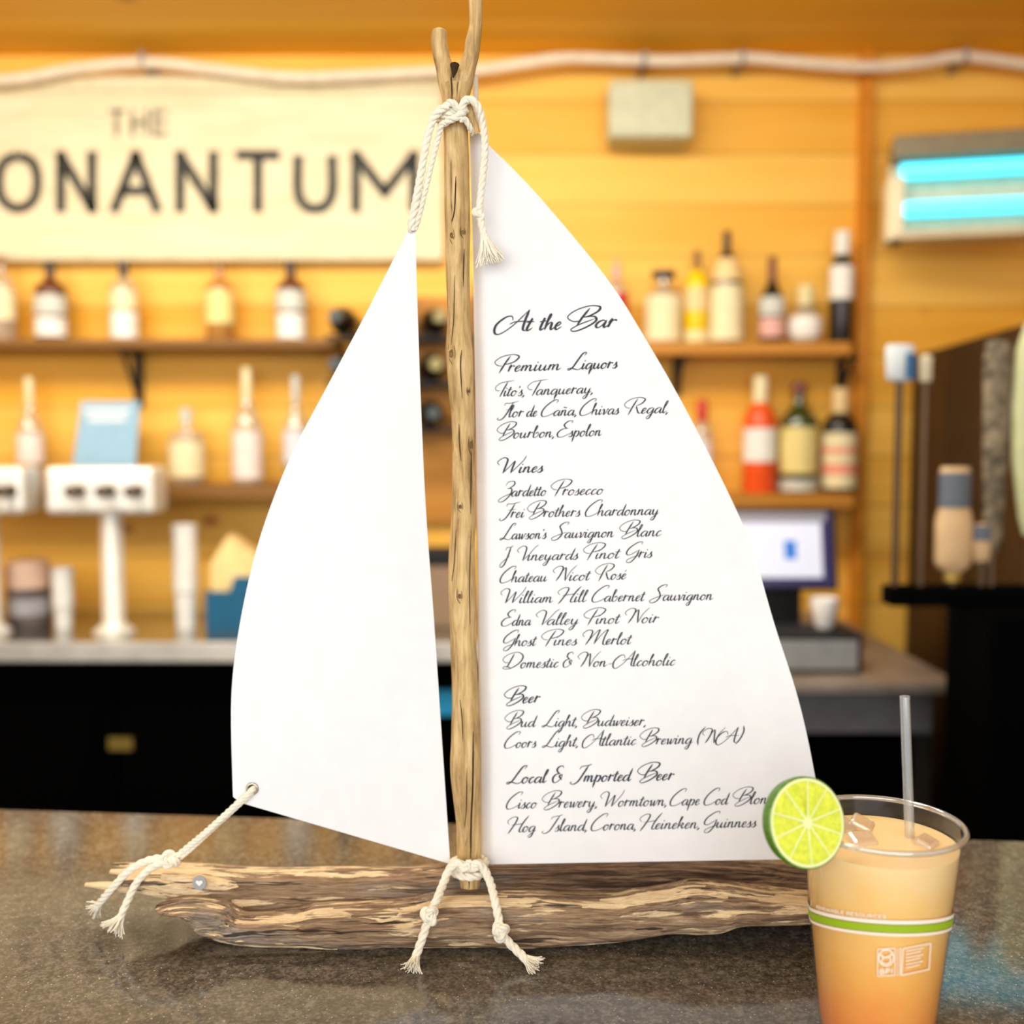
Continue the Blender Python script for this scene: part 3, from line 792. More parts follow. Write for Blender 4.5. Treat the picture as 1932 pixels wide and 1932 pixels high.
cup_stack(352, 990, 46, 'tall stack of white paper cups beside the blue box', 12)
cup_stack(121, 1072, 40, 'short stack of white paper cups beside the lidded jar', 6)
jy = 2.72; jp = at(56, 1190, jy); js = jy / F; jh = at(0, 1056, jy).z - BT; jr = 40 * js
jar = thing('lidded_jar', (jp.x, jy, BT), 'dark grey jar with a pinkish lid on the back counter', 'jar')
MB().lathe([(0, 0), (jr * .95, 0), (jr, .004), (jr, jh * .62), (0, jh * .62)], 24, 0, (jp.x, jy, BT)).build('body', mat('grey jar', (0.13, 0.1, 0.1), 0.4, var=0.3, vscale=20), jar)
MB().lathe([(jr * 1.01, jh * .2), (jr * 1.01, jh * .45)], 24, 0, (jp.x, jy, BT)).build('paper_label', flat('grey jar label', (0.35, 0.34, 0.36)), jar)
MB().lathe([(jr * 1.04, jh * .6), (jr * 1.04, jh * .92), (jr * .8, jh), (0, jh)], 24, 0, (jp.x, jy, BT)).build('lid', flat('pinkish lid', (0.68, 0.46, 0.34)), jar)

BLUEB = flat('blue box board', (0.0, 0.105, 0.22)); TANB = flat('tan paper bag', (0.9, 0.66, 0.28))
by = 2.66
x0 = at(386, 1100, by).x; x1 = at(500, 1100, by).x; zb = at(0, 1088, by).z
bx = thing('blue_box', ((x0 + x1) / 2, by + .07, BT), 'deep blue open box beside the jib sail on the back counter', 'box')
mb = MB(); zc = at(0, 1116, by).z
pts = [(x0, BT), (x1, BT), (x1, zb), (x0 + .075, zb), (x0 + .062, zc), (x0, zc)]
i0 = [mb.vert((x, by, z)) for x, z in pts]; i1 = [mb.vert((x, by + .005, z)) for x, z in pts]
mb.face(i0); mb.face(i1[::-1])
for k in range(6): mb.face((i0[k], i0[(k + 1) % 6], i1[(k + 1) % 6], i1[k]))
mb.build('front_panel', BLUEB, bx, smooth=False)
mb = MB()
mb.box((x0, by + .005, BT), (x0 + .004, by + .14, zc)); mb.box((x1 - .004, by + .005, BT), (x1, by + .14, zb)); mb.box((x0 + .004, by + .136, BT), (x1 - .004, by + .14, zb))
mb.box((x0 + .004, by + .005, BT), (x1 - .004, by + .136, BT + .004))
mb.build('box_walls', BLUEB, bx, smooth=False)
pz = at(0, 1008, by + .07).z
mb = MB(); xa, xb = x0 + .006, x1 - .008; xm = at(436, 1008, by + .07).x; zs = at(0, 1060, by + .07).z
i0 = [mb.vert(p) for p in ((xa, by + .03, BT + .005), (xb, by + .03, BT + .005), (xb, by + .03, zs), (xm, by + .045, pz), (xa, by + .03, zs))]
i1 = [mb.vert(p) for p in ((xa, by + .12, BT + .005), (xb, by + .12, BT + .005), (xb, by + .12, zs), (xm, by + .105, pz), (xa, by + .12, zs))]
mb.face(i0); mb.face(i1[::-1])
for k in range(5): mb.face((i0[k], i0[(k + 1) % 5], i1[(k + 1) % 5], i1[k]))
tag(mb.build('paper_bag', TANB, None, smooth=False), 'peaked tan paper bag standing in the blue box', 'bag')
x0 = at(800, 1100, 2.7).x; x1 = at(880, 1100, 2.7).x
nb = thing('napkin_holder', ((x0 + x1) / 2, 2.75, BT), 'brown napkin holder seen between the jib sail and the mast', 'holder')
box_obj('case', (x0, 2.7, BT), (x1, 2.8, at(0, 1068, 2.7).z), flat('taupe case', (0.3, 0.2, 0.12)), nb, 0.004)
box_obj('lid', (x0 - .003, 2.697, at(0, 1068, 2.7).z), (x1 + .003, 2.803, at(0, 1038, 2.7).z), BLACK2, nb, 0.004)

# ------------------------------------------------------------------ order screen, printer, white cup on the work table
SCRY = 2.36
mon = thing('order_screen', (at(1460, 1110, SCRY).x, SCRY + .06, BT), 'black order screen showing a pale page with a blue drawing', 'screen')
m0 = at(1330, 958, SCRY); m1 = at(1582, 1112, SCRY)
rt = Matrix.Rotation(R(-12), 3, 'X'); pm_ = Vector((0, SCRY, m1.z))
mb = MB(); mb.box((m0.x, SCRY, m1.z), (m1.x, SCRY + .03, m0.z), 0, rt, pm_); mb.build('casing', BLACK2, mon, smooth=False, bevel=.004)
SCRN = mat('lit screen', (0.5, 0.52, 0.6), 0.3, emit=(0.60, 0.62, 0.76), estr=0.55, var=0)
NAVY = mat('navy screen border', (0.02, 0.015, 0.07), 0.3, emit=(0.03, 0.02, 0.12), estr=0.3, var=0)
SBLUE = mat('blue drawing on screen', (0.02, 0.12, 0.4), 0.3, emit=(0.01, 0.16, 0.55), estr=0.6, var=0)
SGREY = mat('grey screen bar', (0.2, 0.19, 0.2), 0.3, emit=(0.24, 0.22, 0.24), estr=0.5, var=0)
def sbox(name, px0, py0, px1, py1, dy, m):
    a = at(px0, py0, SCRY); b = at(px1, py1, SCRY)
    mb = MB(); mb.box((a.x, SCRY - dy, b.z), (b.x, SCRY, a.z), 0, rt, pm_); return mb.build(name, m, mon, smooth=False)
sbox('screen_border', 1338, 964, 1574, 1106, .0006, NAVY)
sbox('screen', 1340, 985, 1554, 1090, .0012, SCRN)
sbox('title_bar', 1340, 966, 1566, 983, .0012, SGREY)
sbox('drawing', 1484, 1020, 1506, 1055, .0018, SBLUE)
box_obj('stand', (m0.x + .08, SCRY + .045, BT + .0), (m1.x - .07, SCRY + .075, m1.z + .08), BLACK2, mon, .004)
box_obj('foot', (m0.x + .05, SCRY - .03, BT), (m1.x - .05, SCRY + .12, BT + .012), BLACK2, mon, .004)
PY = 2.16
p0 = at(1420, 1196, PY); p1 = at(1628, 1278, PY)
pr = thing('receipt_printer', ((p0.x + p1.x) / 2, PY + .05, BT), 'black receipt printer with a grey front on the steel work table', 'printer')
box_obj('body', (p0.x, PY, BT), (p1.x, PY + .13, p0.z), BLACK2, pr, .006)
box_obj('front_panel', (p0.x + .006, PY - .004, BT + .008), (p1.x - .012, PY, at(0, 1208, PY).z), mat('grey printer front', (0.27, 0.28, 0.28), .45), pr, .002)
wc = at(1556, 1180, PY + .06)
wr = 26 * PY / F
tag(MB().lathe([(0, 0), (wr * .55, 0), (wr * .7, .006), (wr, .05), (wr, .064), (wr * .94, .064), (wr * .6, .01), (0, .008)], 22, 0, (wc.x, PY + .065, p0.z + .001)).build('white_bowl', WHITEM, None),
    'small white bowl on top of the receipt printer below the order screen', 'bowl')

# ------------------------------------------------------------------ tap handles at the right
TY = 1.85
HANDB = flat('pale wood handle', (0.62, 0.42, 0.22)); HANDG = flat('slate blue paint', (0.1, 0.12, 0.15)); GOLD = mat('gold ferrule', (0.45, 0.3, 0.05), .4, .5)
rail_z = at(0, 1105, TY).z
xd0 = at(1672, 1100, TY).x; xk = at(1824, 1100, TY).x
tt = thing('draft_tower', ((xk + 1.0) / 2, TY, 0), 'black draft cabinet carrying the tap handles at the right frame edge', 'beer tap')
box_obj('manifold', (xd0, TY - .02, rail_z - .035), (1.03, TY + .03, rail_z), BLACK, tt, .006)
box_obj('cabinet', (xk, TY - .10, 0), (1.03, TY + .085, rail_z - .035), BLACK, tt, .006)
G5 = 'tap handles on the black draft tower'
def handle(px, ytop, ybot, prof, m, label, Y=TY, extra=()):
    s = Y / F
    b = at(px, ybot, Y)
    t = thing('tap_handle', (b.x, Y, rail_z), label, 'tap handle', G5)
    MB().lathe([(0, 0), (.007, 0), (.007, b.z - rail_z + .004), (0, b.z - rail_z + .004)], 12, 0, (b.x, Y, rail_z)).build('shaft', BRONZE, t)
    Hh = (ybot - ytop) * s
    mb = MB()
    ax = Matrix.Diagonal((1, .45, 1))
    mb.lathe([(r * s, h * Hh) for r, h in prof], 20, 0, b, axis=ax)
    mb.build('paddle', m, t)
    for (h0, h1, w, mm, nm, *arc) in extra:
        MB().lathe([(w * s, h0 * Hh), (w * s, h1 * Hh)], 20, 0, b, *(R(q) for q in (arc or (0, 360))), axis=Matrix.Diagonal((1, .5, 1))).build(nm, mm, t)
    return t
PAD = [(0, 0), (10, .0), (22, .06), (26, .12), (28, .9), (24, .98), (0, 1)]
handle(1797, 880, 1082, [(0, 0), (14, 0), (30, .06), (36, .12), (36, .5), (30, .62), (30, .96), (26, 1), (0, 1)], HANDB, 'broad pale wooden tap handle with slate blue paint at the top', extra=((.62, .95, 31, HANDG, 'paint_band'), (-.07, .0, 16, GOLD, 'ferrule')))
handle(1852, 985, 1062, [(0, 0), (10, 0), (16, .1), (20, .6), (20, .94), (0, 1)], HANDB, 'small pale tap handle with a slate tip right of the broad wooden one', extra=((.55, .94, 21, HANDG, 'paint_band'),))
handle(1697, 650, 722, PAD, flat('pale blue white paint', (0.55, 0.6, 0.62)), 'tall blue and white tap handle in front of the plank wall', extra=((.1, .75, 28.6, flat('blue print', (0.03, 0.14, 0.32)), 'print', 282, 345),))
handle(1746, 668, 724, [(0, 0), (6, 0), (12, .1), (13, .9), (0, 1)], flat('bone white paint', (0.6, 0.52, 0.36)), 'slim bone white tap handle next to the blue and white one')
handle(1872, 640, 1040, [(0, 0), (12, 0), (18, .06), (24, .5), (27, .9), (22, .98), (0, 1)], mat('rough grey bark', (0.2, 0.16, 0.1), .8, var=.5, vscale=60), 'tall rough bark tap handle at the right')
# pale green surfboard-like handle at the right edge
handle(1944, 600, 1010, [(0, 0), (14, 0), (24, .08), (40, .35), (44, .6), (38, .85), (22, .97), (0, 1)], flat('pale green paint', (0.5, 0.52, 0.28)), 'wide pale green tap handle cut by the right frame edge')

#@@FOREGROUND@@
# ------------------------------------------------------------------ foreground: driftwood sailboat
YM = 0.782                      # mast depth
boat = thing('driftwood_sailboat', (at(880, 1700, 0.775).x, 0.775, CT), 'driftwood sailboat with white canvas sails and a handwritten bar menu on the concrete counter', 'sailboat')
BO = world_loc(boat)

def loft_log(mb, x0, x1, ytop, ybot, yt_depth, yb_depth, yc, hy, seed, nx=260, nv=44, wear_fn=None, amp=0.0022, endtaper=(0.03, 0.02), exp_=0.75):
    rings = []
    for i in range(nx + 1):
        px = x0 + (x1 - x0) * i / nx
        X = at(px, 1720, yc).x
        zt = at(px, smooth_table(ytop, px), yt_depth).z
        zb = max(CT + 0.0004, at(px, smooth_table(ybot, px), yb_depth).z)
        if zt - zb < 0.004: zb = max(CT + 0.0004, zt - 0.004)
        zc = (zt + zb) / 2; hz = (zt - zb) / 2
        e = 1.0
        t = i / nx
        if t < endtaper[0]: e = math.sqrt(max(0.02, 1 - (1 - t / endtaper[0]) ** 2))
        if t > 1 - endtaper[1]: e = math.sqrt(max(0.02, 1 - (1 - (1 - t) / endtaper[1]) ** 2))
        ring = []
        for k in range(nv):
            a = 2 * math.pi * k / nv
            ca, sa = math.cos(a), math.sin(a)
            y = yc - hy * e * math.copysign(abs(ca) ** exp_, ca)
            z = zc + hz * math.copysign(abs(sa) ** exp_, sa)
            g = noise.noise(Vector((X * 9 + seed, ca * 3.2, sa * 3.2 + seed)))
            g2 = noise.noise(Vector((X * 22 + seed * 2, ca * 11, sa * 11)))
            g3 = noise.noise(Vector((X * 90 + seed, ca * 16, sa * 16)))
            g4 = noise.noise(Vector((X * 14 + seed, ca * 34, sa * 34)))
            d = amp * (1.0 * g + 0.8 * g2 + 0.3 * g3 + 0.5 * g4) * min(1, hz / 0.008)
            y += -ca * d
            z += sa * d * 0.6
            z = max(z, CT + 0.0003)
            w = wear_fn(t, a, X, g) if wear_fn else 0
            ring.append(mb.vert((X, y, z), (X, k / nv), w))
        rings.append(ring)
    for r0, r1 in zip(rings, rings[1:]):
        for k in range(nv):
            mb.face((r0[k], r0[(k + 1) % nv], r1[(k + 1) % nv], r1[k]))
    mb.face(rings[0][::-1]); mb.face(rings[-1])

mb = MB()
# back plank
top_b = [(205, 1646), (250, 1640), (291, 1636), (372, 1637), (480, 1641), (650, 1640), (775, 1641), (840, 1636), (920, 1632), (1160, 1629), (1300, 1627), (1510, 1641), (1600, 1650)]
bot_b = [(205, 1660), (255, 1664), (300, 1672), (340, 1694), (380, 1708), (460, 1730), (600, 1745), (1500, 1745), (1600, 1735)]
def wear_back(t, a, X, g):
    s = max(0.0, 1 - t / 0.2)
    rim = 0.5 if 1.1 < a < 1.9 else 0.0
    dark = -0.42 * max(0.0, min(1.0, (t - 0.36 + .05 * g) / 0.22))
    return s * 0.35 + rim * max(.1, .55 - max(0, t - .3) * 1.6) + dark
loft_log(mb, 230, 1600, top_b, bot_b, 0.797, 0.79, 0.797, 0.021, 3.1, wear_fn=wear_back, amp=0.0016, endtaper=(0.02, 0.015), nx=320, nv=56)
# front log
top_f = [(296, 1705), (359, 1697), (423, 1704), (461, 1722), (558, 1717), (600, 1709), (700, 1704), (775, 1700), (836, 1688), (882, 1685), (1017, 1686), (1160, 1690), (1204, 1683), (1254, 1676), (1304, 1666), (1353, 1669), (1453, 1680), (1512, 1686), (1590, 1694)]
bot_f = [(296, 1712), (318, 1719), (362, 1734), (376, 1748), (388, 1767), (426, 1779), (507, 1787), (588, 1791), (650, 1799), (721, 1803), (785, 1808), (855, 1808), (909, 1806), (1017, 1798), (1160, 1786), (1254, 1772), (1316, 1771), (1353, 1766), (1380, 1755), (1400, 1751), (1512, 1745), (1590, 1738)]
def wear_front(t, a, X, g):
    w = 0.0
    d_top = abs(a - math.pi / 2 + 0.35)
    md = noise.noise(Vector((X * 14, 4.2, 1))); md2 = noise.noise(Vector((X * 19, 1.2, 7)))
    if d_top < 0.24 + .1 * md and t > 0.12: w += 0.5 + .35 * md
    d_bot = abs(a - (2 * math.pi - 1.05))
    if d_bot < 0.36: w += 0.42 + .4 * md2
    if t > 0.78: w += 0.22 * min(1, (t - 0.78) / 0.08)
    if t < 0.12: w += 0.08
    return w
loft_log(mb, 296, 1590, top_f, bot_f, 0.768, 0.748, 0.766, 0.024, 8.7, wear_fn=wear_front, amp=0.0024, endtaper=(0.07, 0.02), nx=320, nv=56)
# splintered fingers at the bow
def finger(pts, rad, flat_):
    ids0 = len(mb.v)
    P = spline([at(x, y, Y) for x, y, Y in pts], 6)
    mb.tube(P, lambda t: rad * (0.35 + 0.65 * min(1, t * 2.2)), 10, flat=flat_)
    for i in range(ids0, len(mb.v)): mb.att[i] = 0.55
finger([(213, 1631, .805), (260, 1634, .803), (330, 1642, .80), (400, 1648, .797)], .0030, 1.6)
finger([(209, 1644, .80), (260, 1648, .798), (330, 1656, .797), (400, 1662, .795)], .0042, 1.8)
finger([(161, 1669, .785), (200, 1671, .786), (262, 1677, .788), (330, 1683, .79), (420, 1688, .792)], .0040, 1.6)
finger([(268, 1682, .782), (310, 1684, .784), (360, 1684, .787), (430, 1688, .792)], .0052, 1.3)
finger([(305, 1652, .781), (350, 1662, .781), (420, 1672, .783), (520, 1682, .788)], .0058, 1.0)
finger([(372, 1752, .765), (420, 1766, .763), (520, 1776, .76), (640, 1786, .758)], .0055, 1.2)
hull = mb.build('hull', DRIFT, boat, angle=65, zmin=CT + .0004)

# heart charm on the bow
p = at(377, 1665, 0.7725)
mb = MB(); ax = Matrix.Rotation(R(82), 3, 'X')
mb.lathe([(0, .0), (.0051, .0), (.0053, .0006), (.0051, .0014), (0, .0014)], 28, 0, p, axis=ax)
mb.tube([p + Vector((.001, .0008, 0)), p + Vector((.001, .008, -.001))], .0012, 8)
charm = mb.build('heart_charm', SILVER, boat)
mb = MB(); c = p + Vector((0, -.0018, .0004))
hp = []
for k in range(28):
    a = 2 * math.pi * k / 28
    hp.append((16 * math.sin(a) ** 3 * .00016, (13 * math.cos(a) - 5 * math.cos(2 * a) - 2 * math.cos(3 * a) - math.cos(4 * a)) * .00016))
mb.face([mb.vert(c + Vector((x, 0, z))) for x, z in hp])
o = mb.build('heart', WHITEM, charm, smooth=False); o['label'] = 'small white heart'

# mast
def pxpath(tab, Y, m):
    """tab: (y, xl, xr) edges in the photograph -> centre line and radius"""
    out = []; rad = []
    for y, xl, xr in tab:
        out.append(at((xl + xr) / 2, y, Y)); rad.append((xr - xl) / 2 * Y / F * 1.01)
    return out, rad
def edges(tab, n, Y):
    ys = [t[0] for t in tab]
    out, rad = [], []
    for i in range(n + 1):
        y = ys[0] + (ys[-1] - ys[0]) * i / n
        xl = smooth_table([(t[0], t[1]) for t in tab], y); xr = smooth_table([(t[0], t[2]) for t in tab], y)
        out.append(at((xl + xr) / 2, y, Y)); rad.append((xr - xl) / 2 * Y / F)
    return out, rad
def bark_tube(mb, path, rad, seg, seed, amp):
    i0 = len(mb.v)
    mb.tube(path, rad, seg)
    n = len(path)
    for i in range(n):
        for k in range(seg):
            v = mb.v[i0 + i * seg + k]
            d = v - path[i]
            g = noise.noise(Vector((math.cos(2 * math.pi * k / seg) * 1.6 + seed, math.sin(2 * math.pi * k / seg) * 1.6, v.z * 22)))
            g2 = noise.noise(Vector((math.cos(2 * math.pi * k / seg) * 6 + seed, math.sin(2 * math.pi * k / seg) * 6, v.z * 60)))
            mb.v[i0 + i * seg + k] = path[i] + d * (1 + amp * g + amp * 0.5 * g2)
MT = [(162, 830, 888), (170, 831, 888), (187, 834, 885), (215, 836, 883), (240, 836, 882), (300, 838, 884), (400, 839, 886), (430, 840, 887), (500, 842, 886), (600, 844, 887), (640, 842, 889),
      (660, 841, 891), (700, 844, 893), (750, 848, 894), (800, 852, 895), (900, 853, 896), (1000, 850, 896), (1050, 847, 896), (1100, 846, 898), (1200, 849, 899), (1300, 852, 903), (1400, 851, 907), (1450, 849, 908),
      (1500, 854, 908), (1550, 860, 908), (1600, 861, 909), (1640, 863, 909), (1670, 867, 907), (1700, 870, 904)]
mb = MB()
pth, rad = edges(MT, 150, YM)
bark_tube(mb, pth, rad, 28, 1.0, 0.045)
RB = [(-60, 886, 911), (-20, 886, 911), (0, 885, 910), (50, 885, 909), (80, 878, 906), (105, 874, 903), (125, 865, 898), (150, 850, 893), (178, 846, 886)]
pth, rad = edges(RB, 50, YM); bark_tube(mb, pth, rad, 22, 5.0, 0.07)
LB = [(54, 822, 835), (58, 816, 841), (66, 814, 843), (80, 814, 844), (105, 817, 848), (125, 822, 854), (150, 826, 862), (180, 833, 868)]
pth, rad = edges(LB, 40, YM); bark_tube(mb, pth, rad, 22, 9.0, 0.06)
mb.tube(spline([at(878, 190, YM - .008), at(888, 222, YM - .007), at(899, 252, YM - .004)], 5), lambda t: .0042 * (1 - .25 * t), 10)   # twig stub
# knots and cracks are part of the surface
def surf_y(px, py):
    xl = smooth_table([(t[0], t[1]) for t in MT], py); xr = smooth_table([(t[0], t[2]) for t in MT], py)
    c = (xl + xr) / 2; r = (xr - xl) / 2
    q = max(-.97, min(.97, (px - c) / r))
    return YM - r * YM / F * math.sqrt(1 - q * q) * 1.035 - .0002
def crack(pts, w):
    pen(mb, [(x, -y) for x, y in pts], w * .5, w, lambda x, y: at(x, -y, surf_y(x, -y)), 6, m=1)
crack([(851, 140), (852, 160), (853, 187)], 2.6)
crack([(860, 332), (859, 365), (857, 400), (850, 425), (846, 447)], 2.4)
crack([(876, 470), (875, 500), (874, 540)], 2.2)
crack([(858, 520), (856, 600), (851, 650)], 1.6)
crack([(871, 660), (869, 690), (872, 752)], 2.2)
crack([(866, 800), (867, 840), (870, 870)], 2.0)
crack([(890, 850), (889, 900), (888, 970)], 2.0)
crack([(889, 1000), (886, 1100), (887, 1180)], 1.6)
crack([(860, 1000), (857, 1060), (851, 1110)], 1.6)
crack([(868, 1320), (872, 1360), (873, 1400)], 1.8)
crack([(893, 1380), (892, 1480), (889, 1550), (888, 1620)], 3.2)
crack([(881, 1450), (880, 1520), (877, 1560)], 1.6)
crack([(886, 1640), (885, 1678)], 2.4)
crack([(827, 108), (830, 115), (834, 122)], 3.0)
def knot(px, py, rx, ry):
    q_ = [.62 + .4 * abs(noise.noise(Vector((px + k * .7, py, 3)))) for k in range(14)]
    ids = [mb.vert(at(px + rx * q_[k] * math.cos(2 * math.pi * k / 14), py + ry * 1.25 * q_[k] * math.sin(2 * math.pi * k / 14), surf_y(px, py) - .0002)) for k in range(14)]
    c = mb.vert(at(px, py, surf_y(px, py) - .0008))
    for k in range(14): mb.face((ids[k], ids[(k + 1) % 14], c), 2)
    crack([(px - rx * .7, py - ry * 2.2), (px - rx * 1.0, py), (px - rx * .5, py + ry * 1.3), (px + rx * .3, py + ry * 2.4)], 1.2)
    crack([(px + rx * .6, py - ry * 1.8), (px + rx * .95, py), (px + rx * .7, py + ry * 1.2)], 1.0)
knot(852, 444, 5, 7); knot(873, 438, 5, 5); knot(852, 667, 7, 9); knot(888, 840, 4, 8); knot(868, 956, 5, 5); knot(867, 1125, 5, 6); knot(884, 738, 3, 4)
mast = mb.build('mast', [MASTM, CRACK, KNOT], boat, angle=60)
mb = MB()
mb.tube([at(858, 122, YM - .012), at(857, 135, YM - .0135), at(855, 146, YM - .0145)], lambda t: .0034 * (1 - .8 * t), 8)
o = mb.build('dark_bark', CRACK, mast); o['label'] = 'dark torn bark in the fork'

# dowel behind the luff of the main sail
mb = MB(); mb.tube([at(897, 142, .797), at(899, 260, .797), at(903, 900, .797), at(912, 1650, .797)], .0021, 10)
mb.build('sail_dowel', DOWEL, boat)

# ---- sails
ML = [(252, 886), (300, 887), (400, 890), (500, 893), (600, 894), (700, 896), (800, 898), (900, 900), (1000, 902), (1200, 905), (1400, 909), (1600, 911), (1631, 912)]
MR = [(252, 907), (262, 912), (273, 919), (301, 951), (351, 1001), (417, 1057), (464, 1097), (546, 1163), (639, 1217.5), (662, 1232), (731, 1272), (837, 1328.5), (943, 1381), (989, 1402), (1039, 1423), (1100, 1439),
      (1181, 1461.5), (1297, 1501), (1370, 1519.5), (1463, 1538), (1560, 1553), (1620, 1560)]
def main_Y(px, py):
    l = smooth_table(ML, py)
    d = max(0.0, px - l)
    fold = .006 * math.exp(-(d / 13.0) ** 2)
    belly = -.010 * math.sin(math.pi * min(1, max(0, (py - 250) / 1380))) * math.sin(math.pi * min(1, d / 660.0))
    rip = .0012 * noise.noise(Vector((px * .006, py * .004, 2)))
    return .789 + fold + belly + rip
def jib_Y(px, py):
    belly = -.012 * math.sin(math.pi * min(1, max(0, (py - 430) / 1200))) * math.sin(math.pi * min(1, max(0, (850 - px) / 420)))
    rip = .0012 * noise.noise(Vector((px * .006, py * .004, 9)))
    return .780 + belly + rip
def sail(name, rows, Yf, nu, thick, m):
    mb = MB(); G = []
    for side in (0, 1):
        g = []
        for (xl, yl), (xr, yr) in rows:
            row = []
            for i in range(nu + 1):
                u = i / nu
                u = u * u * .35 + u * .65
                px = xl + (xr - xl) * u; py = yl + (yr - yl) * u
                pt = at(px, py, Yf(px, py)); pt.y += side * thick
                row.append(mb.vert(pt, (u, 0)))
            g.append(row)
        G.append(g)
    nr = len(rows)
    for s in (0, 1):
        for j in range(nr - 1):
            for i in range(nu):
                q = (G[s][j][i], G[s][j][i + 1], G[s][j + 1][i + 1], G[s][j + 1][i])
                mb.face(q if s == 0 else q[::-1])
    ring = [(j, 0) for j in range(nr)] + [(nr - 1, i) for i in range(1, nu + 1)] + [(j, nu) for j in range(nr - 2, -1, -1)] + [(0, i) for i in range(nu - 1, 0, -1)]
    for k in range(len(ring)):
        a, b = ring[k], ring[(k + 1) % len(ring)]
        mb.face((G[0][a[0]][a[1]], G[0][b[0]][b[1]], G[1][b[0]][b[1]], G[1][a[0]][a[1]]))
    return mb.build(name, m, boat, angle=50)
def soften(tab, sig):
    y0, y1 = tab[0][0], tab[-1][0]; out = []
    for i in range(81):
        y = y0 + (y1 - y0) * i / 80; s_ = min(sig, (y - y0) * .5, (y1 - y) * .5); a = w = 0
        for k in range(-8, 9):
            g_ = math.exp(-(k / 4) ** 2 / 1.0); a += g_ * lerp_table(tab, y + k / 8 * 2 * s_); w += g_
        out.append((y, a / w))
    return out
MR = soften(MR, 45)
rows = []
for j in range(111):
    t = j / 110
    yl = 252 + (1631 - 252) * t; yr = 252 + (1620 - 252) * t
    rows.append(((smooth_table(ML, yl), yl), (lerp_table(MR, yr), yr)))
msail = sail('main_sail', rows, main_Y, 64, .0007, CANVAS)
JL = [(428, 775), (434, 771), (512, 730.5), (599, 687), (661, 653), (751, 606), (844, 553.5), (928, 520), (1009, 490), (1099, 467), (1175, 452), (1224, 444), (1281, 437), (1330, 434.5), (1420, 437), (1503, 439.5), (1514, 452)]
JR = [(429, 784), (524, 786), (633, 789.5), (757, 794), (897, 800), (999, 806), (1159, 818), (1399, 834), (1623, 849), (1630, 849)]
JL = soften(JL[:-1], 60) + [JL[-1]]
rows = []
for j in range(101):
    t = j / 100
    yl = 428 + (1514 - 428) * t; yr = 429 + (1630 - 429) * t
    rows.append(((lerp_table(JL, yl), yl), (smooth_table(JR, yr), yr)))
jib = sail('jib_sail', rows, jib_Y, 40, .0007, CANVAS)
# grommet
p = at(476, 1488, jib_Y(476, 1488) - .0006)
def torus(mb, c, R0, r0, axis, n=30, k=10, sq=1.0):
    rings = []
    for i in range(n):
        a = 2 * math.pi * i / n
        ring = []
        for j in range(k):
            b = 2 * math.pi * j / k
            ring.append(mb.vert(c + axis @ Vector(((R0 + r0 * math.cos(b)) * math.cos(a), (R0 + r0 * math.cos(b)) * math.sin(a) * sq, r0 * math.sin(b)))))
        rings.append(ring)
    for i in range(n):
        for j in range(k):
            mb.face((rings[i][j], rings[(i + 1) % n][j], rings[(i + 1) % n][(j + 1) % k], rings[i][(j + 1) % k]))
mb = MB(); torus(mb, p, .0038, .0011, Matrix.Rotation(R(90), 3, 'X'))
gr = mb.build('grommet', NICKEL, jib); gr['label'] = 'round metal grommet'
mb = MB(); mb.lathe([(0, 0), (.0031, 0), (.0031, .0004), (0, .0004)], 20, 0, p, axis=Matrix.Rotation(R(90), 3, 'X')); mb.build('eyelet_hole', CRACK, gr)

